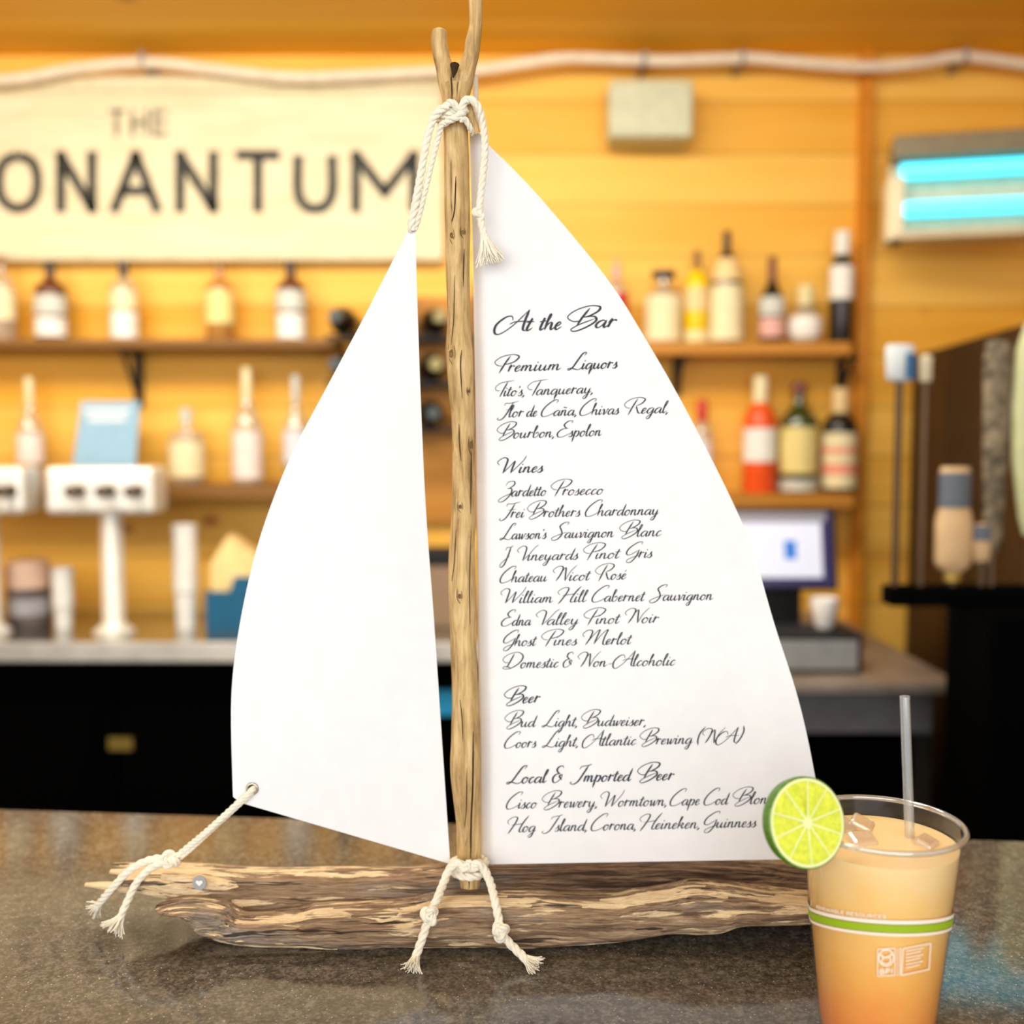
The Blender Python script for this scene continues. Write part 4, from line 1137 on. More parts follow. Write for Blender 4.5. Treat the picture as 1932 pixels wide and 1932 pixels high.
# ---- menu lettering: a pointed-pen script drawn stroke by stroke
GL = {
 'a': (.95, [[(.72, .86), (.5, 1.0), (.2, .8), (.06, .35), (.22, .02), (.5, .25), (.74, .95)], [(.76, 1.0), (.68, .35), (.76, .02), (1.05, .35)]]),
 'b': (.85, [[(.02, .7), (.3, 1.6), (.36, 2.1), (.22, 2.1), (.12, 1.4), (.1, .3), (.3, 0), (.6, .25), (.7, .7), (.55, .98), (.3, .7)]]),
 'c': (.68, [[(.56, .8), (.46, 1.0), (.2, .8), (.08, .35), (.25, 0), (.7, .4)]]),
 'd': (.98, [[(.72, .86), (.5, 1.0), (.2, .8), (.06, .35), (.22, .02), (.5, .25), (.76, 1.1)], [(.9, 2.1), (.74, .9), (.7, .25), (.8, .02), (1.08, .35)]]),
 'e': (.66, [[(.08, .42), (.38, .6), (.5, .86), (.36, 1.0), (.14, .75), (.08, .3), (.25, 0), (.68, .4)]]),
 'g': (.92, [[(.72, .86), (.5, 1.0), (.2, .8), (.06, .35), (.22, .02), (.5, .25), (.74, .95)], [(.76, 1.0), (.66, 0), (.52, -.75), (.28, -.95), (.16, -.7), (.5, -.2), (1.0, .35)]]),
 'h': (.95, [[(.02, .7), (.32, 1.7), (.34, 2.1), (.22, 2.0), (.12, 1.2), (.06, 0)], [(.1, .45), (.38, .95), (.58, .9), (.58, .35), (.68, .02), (1.0, .4)]]),
 'i': (.48, [[(.02, .5), (.16, 1.0), (.1, .3), (.2, .02), (.52, .4)], [(.26, 1.52), (.2, 1.36)]]),
 'k': (.9, [[(.02, .7), (.32, 1.7), (.34, 2.1), (.22, 2.0), (.12, 1.2), (.06, 0)], [(.12, .45), (.45, 1.0), (.6, .85), (.45, .55), (.2, .5)], [(.22, .5), (.5, .4), (.6, .05), (.92, .35)]]),
 'l': (.48, [[(.02, .6), (.34, 1.6), (.38, 2.12), (.24, 2.05), (.12, 1.2), (.1, .3), (.22, .02), (.55, .4)]]),
 'm': (1.32, [[(.0, .7), (.14, 1.0), (.1, .5), (.06, 0)], [(.08, .4), (.34, .98), (.5, .9), (.5, .5), (.46, 0)], [(.48, .4), (.74, .98), (.92, .9), (.92, .35), (1.02, .02), (1.36, .4)]]),
 'n': (.93, [[(.0, .7), (.14, 1.0), (.1, .5), (.06, 0)], [(.08, .4), (.36, .98), (.54, .9), (.54, .35), (.64, .02), (.98, .4)]]),
 'o': (.78, [[(.45, 1.0), (.18, .82), (.06, .38), (.22, 0), (.5, .15), (.64, .6), (.48, 1.0), (.55, .8), (.82, .82)]]),
 'p': (.88, [[(.0, .6), (.18, 1.1), (.1, .2), (.02, -.95)], [(.1, .35), (.35, .95), (.62, .95), (.68, .55), (.48, .05), (.22, .12)]]),
 'q': (.95, [[(.72, .86), (.5, 1.0), (.2, .8), (.06, .35), (.22, .02), (.5, .25), (.74, .95)], [(.76, 1.0), (.7, .1), (.64, -.95)], [(.64, -.95), (.75, -.4), (1.0, .35)]]),
 'r': (.66, [[(.0, .6), (.16, 1.12), (.2, .95), (.12, .4), (.08, 0)], [(.1, .4), (.3, .9), (.5, 1.0), (.54, .82)], ]),
 's': (.62, [[(.02, .35), (.3, .8), (.42, 1.08), (.34, .85), (.46, .4), (.34, .03), (.08, .02), (.04, .2)], [(.36, .05), (.66, .4)]]),
 't': (.52, [[(.02, .5), (.3, 1.65), (.18, .9), (.12, .25), (.24, .02), (.56, .4)], [(-.12, 1.12), (.2, 1.2), (.56, 1.22)]]),
 'u': (1.0, [[(.0, .6), (.14, 1.0), (.1, .35), (.24, .02), (.5, .3), (.68, 1.0)], [(.68, 1.0), (.62, .35), (.72, .02), (1.05, .4)]]),
 'v': (.78, [[(.0, .75), (.14, 1.0), (.26, .6), (.26, .02), (.55, .45), (.64, 1.0), (.82, .86)]]),
 'w': (1.12, [[(.0, .75), (.14, 1.0), (.2, .5), (.22, .02), (.46, .4), (.58, .95), (.58, .4), (.62, .02), (.88, .45), (.98, 1.0), (1.16, .86)]]),
 'y': (.95, [[(.0, .6), (.14, 1.0), (.12, .4), (.26, .05), (.52, .3), (.7, 1.0)], [(.72, 1.0), (.6, 0), (.44, -.75), (.2, -.95), (.08, -.7), (.4, -.2), (1.0, .38)]]),
 'A': (1.55, [[(.62, 1.05), (.5, 1.5), (.2, 1.4), (-.12, .7), (-.08, -.05), (.2, -.2), (.7, .6), (1.25, 2.1)], [(1.25, 2.1), (1.2, 1.1), (1.22, .2), (1.4, .0)], [(.5, .72), (.8, .95), (1.5, .95)]]),
 'B': (1.35, [[(.78, 2.0), (.58, 1.1), (.45, .3)], [(.55, .75), (.2, .75), (-.1, 1.2), (.15, 1.8), (.7, 2.2), (1.2, 2.1), (1.2, 1.65), (.85, 1.2), (.6, 1.1)], [(.6, 1.1), (1.1, 1.15), (1.25, .7), (.9, .1), (.45, -.25), (.25, -.05), (.55, .4), (1.2, .95)]]),
 'C': (1.15, [[(1.02, 1.7), (1.1, 2.1), (.75, 2.05), (.25, 1.3), (.05, .5), (.2, -.02), (.65, .1), (1.15, .6)]]),
 'D': (1.5, [[(.68, 1.95), (.52, 1.0), (.35, .05)], [(.5, .75), (.1, .8), (-.1, 1.3), (.3, 1.9), (.95, 2.1), (1.4, 1.6), (1.3, .8), (.8, .1), (.3, -.1), (.05, .1), (.3, .25), (.75, .0)]]),
 'E': (1.1, [[(.95, 1.75), (1.0, 2.1), (.65, 2.05), (.4, 1.6), (.6, 1.2), (.8, 1.15)], [(.8, 1.15), (.3, 1.0), (.02, .5), (.15, .02), (.55, .05), (1.05, .5)]]),
 'F': (1.1, [[(.82, 1.9), (.62, .9), (.38, .0), (.1, -.35), (-.1, -.2), (.0, .0)], [(.2, 1.5), (.25, 1.85), (.6, 1.85), (1.25, 2.1)], [(.4, 1.0), (1.0, 1.15)]]),
 'G': (1.2, [[(1.05, 1.75), (1.05, 2.1), (.7, 2.0), (.2, 1.3), (.1, .6), (.4, .45), (1.0, 1.1)], [(1.0, 1.1), (.88, .2), (.6, -.5), (.3, -.55), (.3, -.2), (.7, .15), (1.25, .45)]]),
 'H': (1.4, [[(.1, .95), (-.1, 1.4), (.2, 1.9), (.55, 1.9), (.55, 1.4), (.35, .5), (.15, -.2)], [(1.4, 2.1), (1.1, 1.2), (.95, .3), (1.05, .0), (1.35, .3)], [(.25, .9), (.7, 1.0), (1.2, 1.15)]]),
 'I': (.9, [[(.9, 2.0), (.65, 1.0), (.4, .1), (.1, -.25), (-.15, -.1), (-.05, .1)], [(.3, 1.5), (.4, 1.85), (.9, 2.0), (1.1, 2.15)]]),
 'J': (.9, [[(.75, 1.9), (.58, .8), (.3, -.4), (-.05, -.8), (-.2, -.5), (.1, .0), (.8, .7)], [(.15, 1.4), (.3, 1.8), (.75, 1.85), (1.0, 2.1)]]),
 'L': (1.0, [[(.9, 1.7), (1.0, 2.1), (.75, 2.0), (.5, 1.2), (.25, .3), (.0, -.05), (-.1, .1), (.15, .2), (.5, .02), (.75, .0), (1.0, .35)]]),
 'M': (1.95, [[(.1, 1.0), (-.1, 1.45), (.2, 1.95), (.55, 1.8), (.5, .9), (.3, .0)], [(.3, .0), (.7, 1.3), (1.05, 2.0), (1.0, 1.1), (.9, .1)], [(.9, .1), (1.3, 1.4), (1.65, 2.0), (1.55, 1.0), (1.55, .2), (1.7, .0), (2.0, .4)]]),
 'N': (1.5, [[(.1, 1.0), (-.1, 1.45), (.2, 1.95), (.55, 1.8), (.5, .9), (.3, .0)], [(.3, .0), (.55, 1.2), (.75, 1.75), (.85, .9), (.95, .0)], [(.95, .0), (1.15, 1.2), (1.5, 2.1)]]),
 'P': (1.25, [[(.72, 2.0), (.52, 1.0), (.35, -.15)], [(.4, .75), (.1, .85), (-.12, 1.3), (.2, 1.9), (.8, 2.15), (1.25, 1.9), (1.1, 1.3), (.75, 1.0), (.5, .95)]]),
 'R': (1.35, [[(.72, 2.0), (.52, 1.0), (.35, -.15)], [(.4, .75), (.1, .85), (-.12, 1.3), (.2, 1.9), (.8, 2.15), (1.25, 1.9), (1.1, 1.35), (.75, 1.05)], [(.75, 1.05), (.9, .5), (1.1, .05), (1.4, .3)]]),
 'S': (1.15, [[(1.0, 1.75), (1.1, 2.1), (.75, 2.05), (.45, 1.6), (.65, 1.05), (.75, .5), (.5, -.1), (.15, -.25), (.02, .05), (.4, .4), (1.15, .85)]]),
 'T': (1.1, [[(.78, 1.9), (.6, 1.0), (.42, -.1)], [(.35, .75), (.05, .8), (-.1, 1.2), (.15, 1.7), (.6, 1.9), (1.3, 2.05)]]),
 'V': (1.2, [[(.1, 1.0), (-.1, 1.45), (.2, 1.95), (.5, 1.75), (.52, .9), (.48, .0)], [(.48, .0), (.85, .9), (1.1, 1.7), (1.35, 2.1)]]),
 'W': (1.75, [[(.1, 1.0), (-.1, 1.45), (.2, 1.95), (.5, 1.75), (.5, .9), (.45, .0)], [(.45, .0), (.75, .8), (1.0, 1.5), (.98, .8), (.95, .0)], [(.95, .0), (1.3, .9), (1.55, 1.6), (1.65, 2.2)]]),
 'Z': (1.1, [[(.2, 1.4), (.4, 1.95), (.85, 2.0), (.95, 1.6), (.65, 1.15), (.4, 1.05)], [(.4, 1.05), (.8, 1.0), (.8, .3), (.4, -.5), (.0, -.7), (-.1, -.4), (.3, .05), (1.1, .6)]]),
 '&': (1.15, [[(1.0, 1.7), (.8, 2.0), (.4, 1.85), (.3, 1.45), (.6, 1.1), (.75, 1.1)], [(.75, 1.1), (.25, .95), (.02, .5), (.2, .02), (.6, .1), (.95, .6), (.95, .95), (.7, .75), (1.05, .3)]]),
 '(': (.5, [[(.5, 2.2), (.15, 1.4), (.1, .5), (.25, -.2)]]),
 ')': (.5, [[(.35, 2.2), (.5, 1.5), (.35, .5), (.05, -.2)]]),
 '-': (1.0, [[(.1, .45), (.75, .52)]]),
 ',': (.35, [[(.15, .12), (.16, -.02), (.02, -.35)]]),
 "'": (.2, [[(.2, 1.75), (.14, 1.4)]]),
 '~': (0, [[(-.78, 1.38), (-.62, 1.55), (-.45, 1.4), (-.28, 1.56)]]),
 '^': (0, [[(-.42, 1.3), (-.2, 1.75)]]),
}
SL = 0.2
KERN = {'P': .42, 'T': .42, 'W': .32, 'N': .3, 'V': .42, 'B': .06, 'F': .38, 'H': .22, 'A': .2, 'J': .1, 'M': .2, 'R': .12, 'S': .12, 'E': .12, 'C': .14, 'L': .08, 'D': .1, 'G': .15, 'I': .1, 'Z': .2}
def layout(word):
    x = 0; out = []
    for ch in word:
        adv, st = GL[ch]
        up = ch.isupper()
        cs = 1.7 if up else (1.3 if ch in '&()' else 1.0); cy = 1.36 if up or ch in '&()' else 1.0
        for s in st:
            out.append([(x + (px * cs) + py * cy * SL, py * cy) for px, py in s])
        x += (adv - KERN.get(ch, 0)) * cs
        if ch == 'o' or ch == 'r': x += .03
    return out
def sail_pt(px, py, off=.0004):
    Y = main_Y(px, py)
    return at(px, py, Y - off)
LINES = [  # (words [(text, x0, x1)], (x,y) (x,y) baseline, x-height px, pen)
 ([('At', 933, 1009), ('the', 1018, 1060), ('Bar', 1071, 1162)], (985, 624.5), (1150, 617.5), 14, 4.2),
 ([('Premium', 934, 1059), ('Liquors', 1071, 1166)], (976.6, 700.8), (1161, 694.6), 11, 3.1),
 ([("Tito's,", 935, 988), ('Tanqueray,', 996, 1117)], (959, 747.5), (1082, 743), 10.5, 2.5),
 ([('Flor', 938, 987), ('de', 994, 1014), ('Can~a,', 1022, 1086), ('Chivas', 1094.6, 1169), ('Regal,', 1178.5, 1261)], (972.5, 787), (1239.5, 779.5), 10.5, 2.5),
 ([('Bourbon,', 938, 1044), ('Espolon', 1052, 1136)], (970, 827), (1130, 822.5), 10.5, 2.5),
 ([('Wines', 939, 1026)], (987, 892), (1022, 891), 11, 3.1),
 ([('Zardetto', 941, 1032), ('Prosecco', 1040, 1140)], (975, 936.7), (1134, 932.9), 10.5, 2.4),
 ([('Frei', 942, 990), ('Brothers', 995, 1096), ('Chardonnay', 1105, 1244)], (967.6, 977), (1217.6, 971.7), 10.5, 2.4),
 ([("Lawson's", 943, 1032), ('Sauvignon', 1041, 1159), ('Blanc', 1169, 1248.6)], (972, 1017.6), (1241, 1011.7), 10.5, 2.4),
 ([('J', 943, 969), ('Vineyards', 976.7, 1092), ('Pinot', 1101, 1172), ('Gris', 1182, 1232)], (996, 1058), (1227, 1052), 10.5, 2.4),
 ([('Chateau', 944, 1033), ('Nicot', 1044, 1116), ('Rose^', 1123.6, 1183)], (975, 1098.6), (1177, 1093), 10.5, 2.4),
 ([('William', 945, 1044), ('Hill', 1053, 1110), ('Cabernet', 1117.6, 1219), ('Sauvignon', 1226, 1346)], (977, 1138), (1339, 1132), 10.5, 2.4),
 ([('Edna', 946.7, 1003), ('Valley', 1012, 1093), ('Pinot', 1102, 1172), ('Noir', 1180, 1242)], (982, 1180.5), (1236.7, 1175), 10.5, 2.4),
 ([('Ghost', 950, 1014), ('Pines', 1022, 1090), ('Merlot', 1100, 1194)], (979.5, 1219), (1184, 1215.7), 10.5, 2.4),
 ([('Domestic', 948.6, 1054.5), ('&', 1063, 1082), ('Non-Alcoholic', 1091, 1274.8)], (991, 1260.5), (1270, 1255.7), 10.5, 2.4),
 ([('Beer', 951.5, 1018)], (983, 1327), (1012.7, 1325.6), 11, 3.1),
 ([('Bud', 952.5, 1014), ('Light,', 1022.6, 1089), ('Budweiser,', 1097, 1217)], (989.5, 1371.7), (1208, 1369.3), 10.5, 2.4),
 ([('Coors', 952.5, 1012.7), ('Light,', 1023, 1090.5), ('Atlantic', 1099, 1200.8), ('Brewing', 1207.4, 1307.4), ('(NA)', 1316.7, 1403.4)], (986, 1410.7), (1271, 1404), 10.5, 2.4),
 ([('Local', 956, 1035), ('&', 1043, 1064), ('Imported', 1075.6, 1194), ('Beer', 1203, 1271)], (996, 1477.6), (1264, 1472), 11.5, 3.1),
 ([('Cisco', 956, 1014), ('Brewery,', 1023, 1125), ('Wormtown,', 1133.6, 1256), ('Cape', 1265, 1321), ('Cod', 1329, 1377), ('Blonde', 1383, 1474)], (1009, 1525), (1436.6, 1516.7), 10.8, 2.4),
 ([('Hog', 958, 1012), ('Island,', 1022.6, 1108), ('Corona,', 1116, 1198), ('Heineken,', 1207.4, 1318), ('Guinness', 1329, 1428)], (994.5, 1569.7), (1416.7, 1560.7), 10.8, 2.4),
]
mb = MB()
for words, (ax_, ay_), (bx_, by_), xh, pw in LINES:
    sl = (by_ - ay_) / (bx_ - ax_)
    for text, x0, x1 in words:
        st = layout(text)
        lo = min(p[0] for s in st for p in s); hi = max(p[0] for s in st for p in s)
        kx = (x1 - x0) / (hi - lo)
        def fn(u, v, x0=x0):
            py = ay_ + sl * (u - ax_) - v
            return sail_pt(u, py)
        for s in st:
            pts = [(x0 + (px - lo) * kx, py * xh) for px, py in s]
            pen(mb, pts, pw * .48, pw * 1.15, fn, 7)
o = mb.build('menu_lettering', INK, msail, smooth=False); o['label'] = 'dark grey handwritten menu text'

# ---- ropes
def rope_geo(mb, path, r, turns_len=None, fray=None, taper=None):
    """three twisted strands along a dense path"""
    n = len(path)
    L = [0.0]
    for i in range(1, n): L.append(L[-1] + (path[i] - path[i - 1]).length)
    pitch = r * 6.0
    frames = []; prev = None
    for i in range(n):
        t = (path[min(i + 1, n - 1)] - path[max(i - 1, 0)]).normalized()
        ref = prev if prev is not None else (Vector((0, 1, 0)) if abs(t.y) < .9 else Vector((1, 0, 0)))
        a = (ref - t * ref.dot(t)).normalized(); prev = a
        frames.append((t, a, t.cross(a)))
    for s in range(3):
        pp = []
        for i in range(n):
            ang = 2 * math.pi * (L[i] / pitch + s / 3)
            t, a, b = frames[i]
            pp.append(path[i] + (a * math.cos(ang) + b * math.sin(ang)) * r * .5)
        mb.tube(pp, r * .56, 8)
def dense(pts, step=.0008):
    P = spline(pts, 12)
    out = [P[0]]
    for a, b in zip(P, P[1:]):
        L = (b - a).length; k = max(1, int(L / step))
        for i in range(1, k + 1): out.append(a.lerp(b, i / k))
    # thin out
    res = [out[0]]
    for p in out[1:]:
        if (p - res[-1]).length >= step * .8: res.append(p)
    return res
def rope(name, pts, r, parent):
    mb = MB(); rope_geo(mb, dense(pts), r)
    return mb.build(name, ROPE, parent, zmin=CT + .0004)
def trefoil(c, size, r, parent, rot, squash=.75):
    mb = MB(); pts = []
    for i in range(121):
        t = 2 * math.pi * i / 120
        q = Vector((math.sin(t) + 2 * math.sin(2 * t), math.cos(t) - 2 * math.cos(2 * t), -math.sin(3 * t) * 1.1)) * (size / 3)
        q.x *= squash
        pts.append(c + rot @ q)
    rope_geo(mb, pts, r)
    return mb.build('knot', ROPE, parent, zmin=CT + .0004)
def fray(p, d, length, spread, n, r0, parent, floor_z=None):
    mb = MB(); d = d.normalized()
    a = d.cross(Vector((0, 1, 0))).normalized(); b = d.cross(a)
    for i in range(n):
        th = random.uniform(0, 2 * math.pi); q = math.sqrt(random.random())
        base = p + (a * math.cos(th) + b * math.sin(th)) * r0 * q - d * .002
        ln = length * random.uniform(.75, 1.08)
        side = (a * math.cos(th) + b * math.sin(th) * .6) * spread * q
        pts = [base, base + d * ln * .4 + side * .25, base + d * ln * .75 + side * .65 + a * random.uniform(-.0006, .0006), base + d * ln + side + a * random.uniform(-.001, .001)]
        P = spline(pts, 4)
        if floor_z is not None:
            for k_ in P: k_.z = max(k_.z, floor_z + .0005)
        mb.tube(P, lambda t: .00055 * (1 - .4 * t), 5)
    return mb.build('frayed_end', ROPE, parent)
XR = Matrix.Rotation(R(90), 3, 'X')
# at the mast head
top = bpy.data.objects.new('mast_head_rope', None); COL.objects.link(top); top.parent = boat
yf = YM - .0105
rr = .0027
# wraps round the mast
def wrap(py, tilt, Rw, name='rope_turn', parent=top, r=rr, cpx=860):
    c = at(cpx, py, YM); pts = []
    for i in range(33):
        a = 2 * math.pi * i / 32
        pts.append(c + Vector((math.cos(a) * Rw, math.sin(a) * Rw, math.cos(a + 1) * tilt)))
    mb = MB(); rope_geo(mb, dense(pts), r); return mb.build(name, ROPE, parent)
wrap(226, .0028, .0114); wrap(212, -.003, .0116)
rope('rope_turn', [at(838, 207, yf + .003), at(844, 197, yf - .003), at(853, 194, yf - .006), at(862, 203, yf - .005), at(870, 204, yf - .005), at(876, 192, yf - .005), at(886, 188, yf - .005)], rr, top)
rope('rope_turn', [at(838, 233, yf - .001), at(848, 226, yf - .005), at(860, 222, yf - .0055), at(872, 213, yf - .0045), at(880, 208, yf)], rr, top)
rope('jib_halyard', [at(846, 200, yf - .004), at(832, 207, yf - .003), at(817, 226, yf), at(807, 258, .773), at(799, 300, .773), at(791, 345, .774), at(783, 390, .775), at(776, 424, .777), at(778, 436, .7785)], rr * 1.08, top)
rope('jib_halyard', [at(842, 232, yf - .003), at(833, 236, yf - .002), at(826, 262, .774), at(815, 305, .775), at(802, 360, .776), at(791, 405, .777), at(782, 434, .7785)], rr * .82, top)
tail = rope('rope_tail', [at(872, 200, yf - .004), at(880, 188, yf - .006), at(892, 190, yf - .006), at(904, 206, yf - .004), at(912, 240, .772), at(915, 280, .772), at(911, 330, .772), at(906, 380, .772), at(905, 400, .772), at(909, 425, .772), at(916, 452, .772)], rr, top)
rope('rope_turn', [at(868, 226, yf - .005), at(878, 226, yf - .003), at(886, 240, yf), at(892, 252, .779)], rr * .8, top)
trefoil(at(904, 402, .771), .0041, .0021, tail, XR @ Matrix.Rotation(.4, 3, 'Z'))
fray(at(914, 446, .772), at(926, 500, .772) - at(914, 446, .772), .0215, .0095, 90, .0022, tail)
# at the mast foot
rb_ = .0031
foot = bpy.data.objects.new('mast_foot_rope', None); COL.objects.link(foot); foot.parent = boat
def wrapf(py, tilt):
    return wrap(py, tilt, .0122, 'rope_turn', foot, rb_, 885)
wrapf(1628, .001); wrapf(1640, -.001)
yk = YM - .0155
rope('rope_turn', [at(852, 1634, yk + .006), at(864, 1628, yk), at(876, 1638, yk - .002), at(884, 1629, yk - .003), at(892, 1640, yk - .002), at(902, 1629, yk), at(908, 1632, yk + .005)], rb_, foot)
t1 = rope('rope_tail', [at(878, 1636, yk - .001), at(862, 1628, yk - .002), at(848, 1640, yk - .001), at(836, 1668, .757), at(824, 1698, .744), at(812, 1722, .737), at(800, 1760, .7335), at(788, 1795, .730), at(782, 1815, .7255)], rb_, foot)
trefoil(at(811, 1727, .7345), .0058, .0026, t1, XR @ Matrix.Rotation(.3, 3, 'Z'))
fray(at(783, 1812, .7255), at(776, 1836, .716) - at(783, 1812, .7265), .0115, .006, 46, .0028, t1, CT)
t2 = rope('rope_tail', [at(888, 1636, yk - .002), at(900, 1630, yk - .002), at(914, 1642, yk), at(926, 1668, .757), at(934, 1700, .744), at(940, 1730, .738), at(945, 1758, .734), at(958, 1776, .7335), at(978, 1796, .729), at(998, 1815, .7235)], rb_, foot)
trefoil(at(944, 1757, .7325), .0056, .0027, t2, XR @ Matrix.Rotation(-.2, 3, 'Z'))
fray(at(995, 1812, .7245), at(1020, 1832, .716) - at(995, 1812, .7245), .0125, .0062, 46, .0028, t2, CT)
# sheet at the bow
sheet = bpy.data.objects.new('bow_rope', None); COL.objects.link(sheet); sheet.parent = boat
gY = jib_Y(476, 1488)
rope('jib_sheet', [at(480, 1486, gY + .001), at(474, 1492, gY - .004), at(450, 1514, gY - .004), at(400, 1560, gY - .001), at(350, 1602, .785), at(328, 1620, .786)], .0024, sheet)
rope('jib_sheet', [at(479, 1490, gY + .001), at(470, 1500, gY - .003), at(444, 1524, gY - .002), at(398, 1566, .782), at(352, 1608, .7865), at(328, 1626, .788)], .0022, sheet)
kn = trefoil(at(320, 1623, .784), .0062, .0028, sheet, XR @ Matrix.Rotation(1.2, 3, 'Z'))
t3 = rope('rope_tail', [at(316, 1621, .784), at(296, 1620, .783), at(268, 1628, .781), at(240, 1646, .777), at(215, 1672, .777), at(195, 1695, .781), at(181, 1712, .787)], .0029, sheet)
fray(at(184, 1709, .786), at(168, 1724, .789) - at(184, 1709, .786), .009, .006, 40, .0027, t3, CT)
t4 = rope('rope_tail', [at(318, 1626, .782), at(300, 1630, .780), at(276, 1645, .777), at(256, 1668, .774), at(243, 1695, .771), at(231, 1722, .766), at(224, 1738, .763)], .0029, sheet)
fray(at(226, 1734, .764), at(210, 1758, .758) - at(226, 1734, .764), .0125, .0075, 46, .0028, t4, CT)

# ------------------------------------------------------------------ drink
CX, CY = at(1661.5, 1553, 0.64).x, 0.64
rimz = at(1661.5, 1553.5, 0.64).z
CH = rimz - CT
cup = thing('plastic_cup', (CX, CY, CT), 'clear plastic cup with a green printed band in front of the sailboat', 'cup')
CO = Vector((CX, CY, CT))
PET = thin('clear cup plastic', (0.99, 0.99, 0.99), 0.05, 0.02, (1, 1, 1), 0.06)
RIMP = thin('cup rim plastic', (0.9, 0.91, 0.9), 0.4, 0.16, (1, .97, .93), 0.08)
def crad(z): return 0.0338 + (0.0478 - 0.0338) * (z / CH)
mb = MB()
mb.lathe([(0, .004), (crad(0) - .006, .004), (crad(0) - .004, 0), (crad(0) - .001, .0005), (crad(.004), .004)] + [(crad(CH * k / 14), CH * k / 14) for k in range(1, 15)], 72, 0, CO)
wall_ = mb.build('cup_wall', PET, cup)
mb = MB(); torus(mb, CO + Vector((0, 0, CH)), .0489, .0017, Matrix.Identity(3), 84, 12)
mb.build('rim', RIMP, cup)
PRINTW = mat('white cup print', (0.93, 0.84, 0.7), 0.5, var=0)
PRINTG = mat('green cup print', (0.30, 0.47, 0.01), 0.5, var=0)
def band(z0, z1, m, name, off=.0004):
    # the print is an arc: it sits lower towards the sides of the cup
    mb = MB(); n = 96; ids = []
    for k in range(n):
        a = 2 * math.pi * k / n
        drop = .0115 * (1 - max(0, -math.sin(a))) if math.sin(a) < 0 else .0115
        col = []
        for z in (z0, (z0 + z1) / 2, z1):
            z = z - drop; r = crad(z) + off
            col.append(mb.vert(CO + Vector((r * math.cos(a), r * math.sin(a), z))))
        ids.append(col)
    for k in range(n):
        for q in range(2): mb.face((ids[k][q], ids[(k + 1) % n][q], ids[(k + 1) % n][q + 1], ids[k][q + 1]))
    mb.build(name, m, cup)
zb = at(1650, 1754, CY - .044).z - CT
band(zb - .0023, zb + .0023, PRINTG, 'green_band')
band(zb + .0029, zb + .0052, PRINTW, 'white_stripe'); band(zb - .0046, zb - .0029, PRINTW, 'white_stripe')
def cup_pt(px, py):
    d = ray(px, py)
    Y = CY - .045
    for _ in range(8):
        q = CAM + d * (Y / d.y)
        z = q.z - CT; r = crad(z) + .0005
        dx = q.x - CX
        Y = CY - math.sqrt(max(1e-8, r * r - min(dx * dx, r * r * .985)))
    return CAM + d * (Y / d.y)
pm = MB()
def cup_text(txt, x0, x1, y0, y1, hpx, w):
    tot = sum(BLK[c][0] + .22 if c != ' ' else .5 for c in txt); x = 0; k = (x1 - x0) / tot
    for c in txt:
        if c == ' ': x += .5; continue
        adv, st = BLK[c]
        for s in st:
            pts = [(x0 + (x + a) * k, -(y0 + (y1 - y0) * ((x + a) / tot)) + b * hpx) for a, b in s]
            pen(pm, pts, w, w, lambda u, v: cup_pt(u, -v), 4, True)
        x += adv + .22
txt = 'RENEWABLE RESOURCES'; tot_ = sum(BLK[c][0] + .22 if c != ' ' else .5 for c in txt); x_ = 0
def ring_pt(u, v):
    a = -math.pi / 2 + u; z = zb + .0063 - .0115 * (1 - math.cos(u)) + v; r = crad(z) + .0006
    return CO + Vector((r * math.cos(a), r * math.sin(a), z))
for c in txt:
    if c == ' ': x_ += .5; continue
    for s_ in BLK[c][1]:
        pts = [((-1.31 + 1.076 * (x_ + a) / tot_) * .045, b * .0022) for a, b in s_]
        pen(pm, pts, .00045, .00045, lambda u, v: ring_pt(u / .045, v), 4, True)
    x_ += BLK[c][0] + .22
# compost mark: ring with a leaf, letters under it, and a ruled box with small lines
def line(pts, w=1.6): pen(pm, [(x, -y) for x, y in pts], w, w, lambda u, v: cup_pt(u, -v), 4, True)
def quadline(a, b, w=1.8):
    n = 6; line([(a[0] + (b[0] - a[0]) * i / n, a[1] + (b[1] - a[1]) * i / n) for i in range(n + 1)], w)
for a, b in (((1656, 1791), (1689, 1789)), ((1689, 1789), (1688, 1840)), ((1688, 1840), (1656, 1842)), ((1656, 1842), (1656, 1791))): quadline(a, b)
line([(1672 + 14 * math.cos(t * .3142), 1807 + 15 * math.sin(t * .3142)) for t in range(21)], 2.4)
line([(1660, 1800), (1668, 1806), (1678, 1804), (1685, 1797)], 3.0); line([(1662, 1816), (1668, 1806), (1680, 1808), (1676, 1818), (1662, 1816)], 2.2)
cup_text('BPI', 1660, 1687, 1838, 1836, 9, 2.4)
quadline((1694, 1789), (1693, 1841), 1.4); quadline((1699, 1788), (1698, 1840), 2.2)
for a, b in (((1704, 1790), (1756, 1780)), ((1756, 1780), (1753, 1829)), ((1753, 1829), (1701, 1840)), ((1701, 1840), (1704, 1790))): quadline(a, b, 2.2)
for k in range(6):
    y = 1795 + k * 6.3; quadline((1709, y), (1743 - (k * 5) % 9, y - 6.5), 1.9)
o = pm.build('cup_print', PRINTW, cup, smooth=False); o['label'] = 'small white printed lettering and compost mark'

